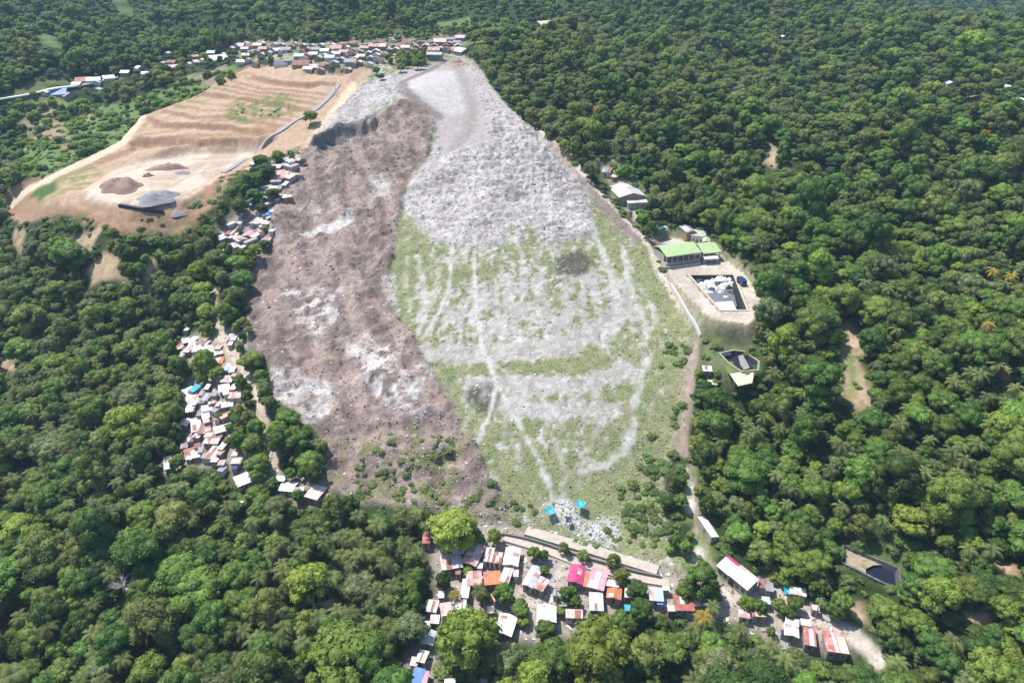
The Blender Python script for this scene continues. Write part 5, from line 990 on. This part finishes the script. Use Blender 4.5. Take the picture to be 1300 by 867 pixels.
R = np.where(ki == 5, nrng.uniform(3.0, 4.0, n), R); R = np.where(ki == 6, 3.4, R)
Hc = np.where(ki >= 5, 2.1, 1.35) * R
keep = np.ones(n, bool)
cl0 = bil(CLEAR, cand[:, 0], cand[:, 1]); keep &= cl0 < .45
for fz in (.4, .9, 1.3, 1.75, 2.3):                       # crowns must not stand in front of the open ground the photograph shows
    X = np.stack([cand[:, 0], cand[:, 1], zc_ + fz * R], -1); qx, qy, qd = project(X); S = sight(qx, qy, Z); back = np.linalg.norm(S - X, axis=1) < 60
    keep &= ~((bil(CLEAR, S[:, 0], S[:, 1]) > .45) & back & (nrng.random(n) < .95) & (cand[:, 1] < 620))
X = np.stack([cand[:, 0], cand[:, 1], zc_ + Hc], -1); qx, qy, qd = project(X)
for (cx, cy, w, h, d, hx, hy, hr) in HOUSES:
    rp = R * F_PX / qd; keep &= ~(((qx - cx) ** 2 / (w / 2 + rp * .62) ** 2 + (qy - cy) ** 2 / (h / 2 + rp * .62) ** 2 < 1) & (qd < d + 3))
    keep &= ~(np.hypot(cand[:, 0] - hx, cand[:, 1] - hy) < hr + R * .55)
for (mx_, my_, mr_) in man_xy: keep &= ~(np.hypot(cand[:, 0] - mx_, cand[:, 1] - my_) < mr_ * .75 + R * .35)
for i in np.nonzero(keep)[0]: add_tree(float(cand[i, 0]), float(cand[i, 1]), KEYS[ki[i]], float(R[i])); T[-1].append(0)
nearroad = line([(630,668),(668,678),(740,698),(800,716),(850,733)], 13, 1)
# trees standing inside the hamlets, between the houses
for zw, cnt, box in ((zLow, 34, (500, 650, 1130, 867)), (zLv, 85, (200, 410, 420, 640)), (zLv2, 30, (275, 190, 375, 320)), (zRv, 230, (300, 44, 600, 90)), (zScrub, 300, (0, 85, 300, 240)), (wTopR, 16, (750, 200, 830, 290)), (zTR, 8, (840, 590, 930, 740))):
    k = 0; tries = 0
    while k < cnt and tries < cnt * 12:
        tries += 1; cx, cy = rnd.uniform(box[0], box[2]), rnd.uniform(box[1], box[3]); p = at(cx, cy)
        if bil(zw, p[0], p[1]) < .5: continue
        Rr = rnd.uniform(1.3, 3.0) if zw is not zScrub else rnd.uniform(1.4, 4.2); mp = project(p)[2] / F_PX
        if any(abs(cx - h[0]) < h[2] * .5 + Rr / mp * .8 and abs(cy - Rr * 1.2 / mp - h[1]) < h[3] * .5 + Rr / mp * .8 for h in HOUSES): continue
        if bil(np.maximum(tL, np.maximum(roadE, np.maximum(farroad, nearroad))), p[0], p[1]) > .3: continue
        add_tree(p[0], p[1], rnd.choice(['mid', 'dark', 'mid', 'olive', 'bright', 'palm'] if zw is not zScrub else ['bright', 'mid', 'bright', 'grey']), Rr); T[-1].append(0); k += 1
        if zw is zScrub: T[-1].append(1.15)
# undergrowth filling the forest floor and creeping over the clearings
UG = []; BARE = np.maximum.reduce(FIELD[:-1]); WILDCL = np.maximum.reduce(FIELD + [wCl, zTR, zScrub, wTopR, zone([(88,268),(150,290),(235,275),(285,222),(300,225),(270,270),(225,305),(150,300),(100,285)], 3, 1.2) * .8]); HARD = np.maximum.reduce([zLand, zSand * .9, zComp, zLow, zLv, zLv2, zRv, tL, tR, farroad, roadE])
for (y0, y1, c) in ((70, 300, 3.0), (300, 520, 4.2)):
    xs = np.arange(-420, 420, c); ys = np.arange(y0, y1, c); gx, gy = np.meshgrid(xs, ys); gx = (gx + nrng.uniform(-.5, .5, gx.shape) * c).ravel(); gy = (gy + nrng.uniform(-.5, .5, gy.shape) * c).ravel()
    zz = gz(gx, gy); qx, qy, qd = project(np.stack([gx, gy, zz], -1)); ok = (qx > -60) & (qx < 1360) & (qy < 930) & (bil(HARD, gx, gy) < .25); w_ = bil(WILDCL, gx, gy); ok &= nrng.random(len(gx)) < np.where(bil(BARE, gx, gy) > .4, .10, np.where(w_ > .4, .45, .9))
    for (hx_, hy_, hr_) in [(h_[5], h_[6], h_[7] * (.55 if h_[2] > 50 and h_[3] > 45 else .9)) for h_ in HOUSES]: ok &= np.hypot(gx - hx_, gy - hy_) > hr_
    for x_, y_, z_ in zip(gx[ok], gy[ok], zz[ok]): r_ = rnd.uniform(.9, 2.3); UG.append(([float(x_), float(y_), 'shrub', rnd.randrange(3), r_, rnd.uniform(0, 6.28), 0], float(z_) - r_ * .62))
# which ones stand as single objects: the largest in the picture
Tn = []
for t_ in T:
    z = float(gz(t_[0], t_[1])) - (t_[7] * t_[4] if len(t_) > 7 else 0); px, py, dp = project(np.array([t_[0], t_[1], z + t_[4]])); inside = -12 < px < 1312 and -12 < py < 879
    Tn.append((float(t_[4] / dp) * (1.0 if inside else 0.0) * (1.25 if t_[6] else 1.0), t_, z))
Tn.sort(key=lambda a: -a[0])
cntT = cntP = 0; single = []; mass = []
for sc_, t_, z in Tn:
    if t_[2] in PALMS:
        if cntP < 130 and sc_ > 0: cntP += 1; single.append((t_, z)); continue
    elif cntT < 298 and sc_ > 0: cntT += 1; single.append((t_, z)); continue
    mass.append((t_, z))
mass += UG
print('TREES single', len(single), 'mass', len(mass))
PALM_H = {'palm': 2.1, 'yellow': 1.8}
proto = {}
def place(t_, z):
    x, y, key, vi, R, rot = t_[:6]; nm = 'coconut_palm' if key in PALMS else 'shrub' if key == 'shrub' else {'dark': 'broadleaf_tree', 'mid': 'broadleaf_tree', 'bright': 'broadleaf_tree', 'grey': 'umbrella_tree', 'olive': 'drooping_tree', 'orange': 'flowering_tree'}[key]
    r = empty(nm, (x, y, z), rot, R); r.scale[2] = R * tall(t_); cm, tm = KIND[key][vi]
    c = bpy.data.objects.new('crown' if key != 'shrub' else 'foliage', cm); COL.objects.link(c); c.parent = r
    tr = None
    if tm is not None: tr = bpy.data.objects.new('trunk', tm); COL.objects.link(tr); tr.parent = r
    if key in PALMS:
        for o in (c, tr): o.location = (0, 0, PALM_H[key])
    proto.setdefault((key, vi), (c, tr)); return r
lab = []
for t_, z in single:
    r = place(t_, z); key = t_[2]; R = t_[4]; pal = key in PALMS
    sz = '' if pal else 'large ' if R > 5.4 else 'small ' if R < 3.4 else 'middling '
    tag(r, None, 'palm tree' if pal else 'tree', 'coconut palms of the near forest' if pal else 'trees of the near forest')
    lab.append((r, sz + WORD[key] + ('' if pal else ' tree'), t_[:2]))
label_all(lab, 't')
# every kind needs one built instance to copy from
for key, L in [a for a in KIND.items() if a[0] != 'shrub']:
    for vi in range(len(L)):
        if (key, vi) not in proto and any(t_[2] == key and t_[3] == vi for t_, z in mass):
            k = next(i for i, (t_, z) in enumerate(mass) if t_[2] == key and t_[3] == vi); t_, z = mass.pop(k); r = place(t_, z); tag(r, 'lone %s tree standing in the far forest' % WORD[key], 'tree', 'trees of the near forest')
# shrubs on the waste and along its edges
SH = []
def scatter_shrubs(poly, cnt, r0, r1):
    a = np.array(poly, float); k = 0; tries = 0; P = world_poly(poly); D = sdist_poly(P)
    while k < cnt and tries < cnt * 20:
        tries += 1; x, y = rnd.uniform(P[:, 0].min(), P[:, 0].max()), rnd.uniform(P[:, 1].min(), P[:, 1].max())
        if bil(D, x, y) < 0: continue
        if fbm(np.array([x]), np.array([y]), 14, 2, 401)[0] < .47: continue
        z = float(gz(x, y)); SH.append(([x, y, 'shrub', rnd.randrange(3), rnd.uniform(r0, r1), rnd.uniform(0, 6.28)], z)); k += 1
scatter_shrubs([(440, 570), (500, 545), (590, 555), (640, 650), (560, 645), (440, 640)], 85, .7, 1.9)
scatter_shrubs([(845, 430), (878, 440), (868, 540), (840, 620), (850, 690), (790, 690), (800, 620), (825, 540)], 75, .9, 2.2)
scatter_shrubs([(640, 640), (700, 600), (790, 600), (840, 640), (840, 700), (700, 668)], 40, .6, 1.5)
scatter_shrubs([(640, 655), (700, 672), (775, 700), (700, 690)], 14, .7, 1.4)
scatter_shrubs([(96, 275), (160, 285), (235, 270), (285, 225), (280, 262), (230, 300), (150, 296)], 30, .8, 2.0)
scatter_shrubs([(300, 130), (350, 122), (372, 145), (300, 155)], 14, .7, 1.3)
items = []
for t_, z in SH[:290]:
    t_[4] *= 1.0; r = place(t_, z - t_[4] * .75); tag(r, None, 'shrub', 'shrubs on the waste slopes'); items.append((r, 'low green shrub' if t_[4] > 1.3 else 'tiny green shrub', t_[:2]))
label_all(items, 's')

# the rest of the forest: one object that sets the same crowns and trunks on points
kinds = list(proto)
me = bpy.data.meshes.new('forest'); me.from_pydata([(t_[0], t_[1], z) for t_, z in mass], [], [])
at1 = me.attributes.new('variant', 'INT', 'POINT'); at1.data.foreach_set('value', [kinds.index((t_[2], t_[3])) for t_, z in mass])
at2 = me.attributes.new('size', 'FLOAT', 'POINT'); at2.data.foreach_set('value', [t_[4] for t_, z in mass])
at4 = me.attributes.new('tall', 'FLOAT', 'POINT'); at4.data.foreach_set('value', [t_[4] * tall(t_) for t_, z in mass])
at3 = me.attributes.new('turn', 'FLOAT', 'POINT'); at3.data.foreach_set('value', [t_[5] for t_, z in mass])
forest = bpy.data.objects.new('forest', me); COL.objects.link(forest); tag(forest, kind='stuff')
ng = bpy.data.node_groups.new('forest', 'GeometryNodeTree'); ng.interface.new_socket('Geometry', in_out='INPUT', socket_type='NodeSocketGeometry'); ng.interface.new_socket('Geometry', in_out='OUTPUT', socket_type='NodeSocketGeometry')
gi = N(ng, 'NodeGroupInput'); go = N(ng, 'NodeGroupOutput'); jn = N(ng, 'GeometryNodeJoinGeometry')
def named(nm, ty): q = N(ng, 'GeometryNodeInputNamedAttribute', data_type=ty); q.inputs['Name'].default_value = nm; return next(s for s in q.outputs if s.enabled and s.name == 'Attribute')
va, si, tu = named('variant', 'INT'), named('size', 'FLOAT'), named('turn', 'FLOAT'); cx_ = N(ng, 'ShaderNodeCombineXYZ'); ng.links.new(tu, cx_.inputs[2]); sv = N(ng, 'ShaderNodeCombineXYZ')
for k in range(3): ng.links.new(si if k < 2 else named('tall', 'FLOAT'), sv.inputs[k])
for i, k in enumerate(kinds):
    cmpn = N(ng, 'FunctionNodeCompare', data_type='INT', operation='EQUAL'); ins = [s for s in cmpn.inputs if s.type == 'INT']; ng.links.new(va, ins[0]); ins[1].default_value = i
    for part in proto[k]:
        if part is None: continue
        oi = N(ng, 'GeometryNodeObjectInfo', transform_space='ORIGINAL'); oi.inputs['Object'].default_value = part; oi.inputs['As Instance'].default_value = True
        src = oi.outputs['Geometry']
        if k[0] in PALMS: tf = N(ng, 'GeometryNodeTransform'); ng.links.new(src, tf.inputs['Geometry']); tf.inputs['Translation'].default_value = (0, 0, PALM_H[k[0]]); src = tf.outputs['Geometry']
        ip = N(ng, 'GeometryNodeInstanceOnPoints'); ng.links.new(gi.outputs[0], ip.inputs['Points']); ng.links.new(cmpn.outputs[0], ip.inputs['Selection']); ng.links.new(src, ip.inputs['Instance']); ng.links.new(cx_.outputs[0], ip.inputs['Rotation']); ng.links.new(sv.outputs[0], ip.inputs['Scale']); ng.links.new(ip.outputs[0], jn.inputs[0])
ng.links.new(jn.outputs[0], go.inputs[0]); md = forest.modifiers.new('forest', 'NODES'); md.node_group = ng

# bare grey tree
p = at(165, 762); r = empty('bare_tree', (p[0], p[1], p[2]), 0); tag(r, 'bare grey leafless tree in the lower left forest', 'tree'); rg = random.Random(4); m = MB(); m.tube([(0, 0, -.5), (.1, .1, 4), (.0, .2, 7)], [.35, .28, .2], 7); r2 = MB()
for k in range(22):
    a = k * 2.4; e = rg.uniform(2.5, 5.2); h = rg.uniform(4.0, 7.0); q = (e * math.cos(a), e * math.sin(a), h + rg.uniform(1.0, 4)); mid_ = (q[0] * .5, q[1] * .5, h + (q[2] - h) * .65); r2.tube([(0, .15, h), mid_, q], [.17, .12, .05], 5)
    for s in range(4): b2 = a + rg.uniform(-1, 1); r2.tube([mid_, (mid_[0] + 1.8 * math.cos(b2), mid_[1] + 1.8 * math.sin(b2), mid_[2] + rg.uniform(.3, 1.8))], [.07, .03], 4)
m.build('trunk', M_DEAD, r); r2.build('branches', M_DEAD, r)

# grass tufts and loose litter: uncountable
def stuff_mesh(name, w, dens_mul, n, size, tilt, cols, seed, region=(-200, 200, 110, 560)):
    rg = np.random.default_rng(seed); X = []; got = 0
    while got < n:
        x = rg.uniform(region[0], region[1], n * 3); y = region[2] + (region[3] - region[2]) * rg.random(n * 3) ** 1.25; pz = bil(w, x, y) * dens_mul; k = rg.random(n * 3) < pz; X.append(np.stack([x[k], y[k]], -1)); got += k.sum()
    X = np.concatenate(X)[:n]; z = gz(X[:, 0], X[:, 1]); C = np.stack([X[:, 0], X[:, 1], z + size * .3], -1); nn = np.concatenate([rg.normal(size=(n, 2)) * tilt, np.ones((n, 1))], 1); nn /= np.linalg.norm(nn, axis=1)[:, None]
    sz = size * (0.5 + rg.random(n) ** 3 * 1.8); ref = np.array([[1.0, 0, 0]]); a = np.cross(nn, ref); a /= np.linalg.norm(a, axis=1)[:, None]; b = np.cross(nn, a); t = rg.uniform(0, 6.28, n)[:, None]; u_ = a * np.cos(t) + b * np.sin(t); v_ = -a * np.sin(t) + b * np.cos(t); s = sz[:, None]; asp = rg.uniform(.3, .9, n)[:, None]
    top = np.stack([C - u_ * s - v_ * s * asp, C + u_ * s - v_ * s * asp, C + u_ * s + v_ * s * asp, C - u_ * s + v_ * s * asp], 1).reshape(-1, 3)
    me = quads_mesh(name, top, None) if False else None
    me = bpy.data.meshes.new(name); me.vertices.add(n * 4); me.vertices.foreach_set('co', top.astype(np.float32).ravel()); me.loops.add(n * 4); me.loops.foreach_set('vertex_index', np.arange(n * 4, dtype=np.int32)); me.polygons.add(n); me.polygons.foreach_set('loop_start', np.arange(0, n * 4, 4, dtype=np.int32)); me.update(calc_edges=True)
    ci = rg.choice(len(cols), n, p=np.array([c[1] for c in cols]) / sum(c[1] for c in cols)); cc = np.array([c[0] for c in cols])[ci] * rg.uniform(.75, 1.25, (n, 1)); cc = np.repeat(np.concatenate([cc, np.ones((n, 1))], 1), 4, 0)
    A = me.color_attributes.new('albedo', 'FLOAT_COLOR', 'POINT'); A.data.foreach_set('color', cc.astype(np.float32).ravel())
    m, t_, b_ = mat(name, .8, .2); q = N(t_, 'ShaderNodeVertexColor', layer_name='albedo'); nz = N(t_, 'ShaderNodeTexNoise'); nz.inputs['Scale'].default_value = 2.0; mp_ = N(t_, 'ShaderNodeMapRange'); mp_.inputs[3].default_value = .7; mp_.inputs[4].default_value = 1.3; t_.links.new(nz.outputs['Fac'], mp_.inputs[0]); sc_ = N(t_, 'ShaderNodeVectorMath', operation='SCALE'); t_.links.new(q.outputs['Color'], sc_.inputs[0]); t_.links.new(mp_.outputs[0], sc_.inputs['Scale']); t_.links.new(sc_.outputs[0], b_.inputs['Base Color'])
    me.materials.append(m); o = bpy.data.objects.new(name, me); COL.objects.link(o); tag(o, kind='stuff'); return o
litw = np.clip(zLump * .9 + zSlide * .04 + wp * .6 + YARD * .4 + zG * (1 - veg) * .12, 0, 1)
stuff_mesh('litter', litw, 1.0, 22000, .24, .2, [((.62, .60, .59), 6), ((.40, .37, .36), 5), ((.15, .14, .14), 1.6), ((.28, .23, .21), 2), ((.12, .2, .38), .15), ((.45, .12, .1), .12)], 71)
dsl = zSlide * (1 - wp)
stuff_mesh('slide_debris', dsl, 1.0, 12000, .26, .3, [((.26, .205, .185), 6), ((.15, .122, .11), 2), ((.36, .305, .28), 2.0), ((.5, .47, .45), .15)], 72)
stuff_mesh('grass', (veg * .9 + vs * .6) * (1 - TRAIL), 1.0, 22000, .22, .3, [((.21, .25, .095), 4), ((.26, .27, .13), 3), ((.18, .22, .08), 3), ((.33, .31, .18), 1)], 73)
vill = np.clip(zLow + zLv + zLv2 + YARD * .5, 0, 1) * (1 - CLEAR * 0)
stuff_mesh('yard_litter', vill, 1.0, 3600, .32, .3, [((.6, .58, .56), 4), ((.3, .27, .25), 4), ((.15, .13, .12), 3), ((.12, .22, .42), .4), ((.42, .14, .1), .5)], 74)

# ------------------------------------------------------------------ air
if HAZE > 0:
    m = bpy.data.materials.new('haze'); m.use_nodes = True; t = m.node_tree; t.nodes.clear(); out = N(t, 'ShaderNodeOutputMaterial'); pv = N(t, 'ShaderNodeVolumePrincipled'); pv.inputs['Color'].default_value = (.46, .72, 1.0, 1); pv.inputs['Density'].default_value = HAZE; pv.inputs['Anisotropy'].default_value = 0.0
    t.links.new(pv.outputs[0], out.inputs['Volume']); zlo = float(Z.min()) - 1.0; zhi = max(float(Z.max()) + 45, CAM_H + 12)
    o = MB().box(GX[0] - 5, GX[-1] + 5, GY[0] - 5, GY[-1] + 5, zlo, zhi).build('haze', m); tag(o, kind='stuff')
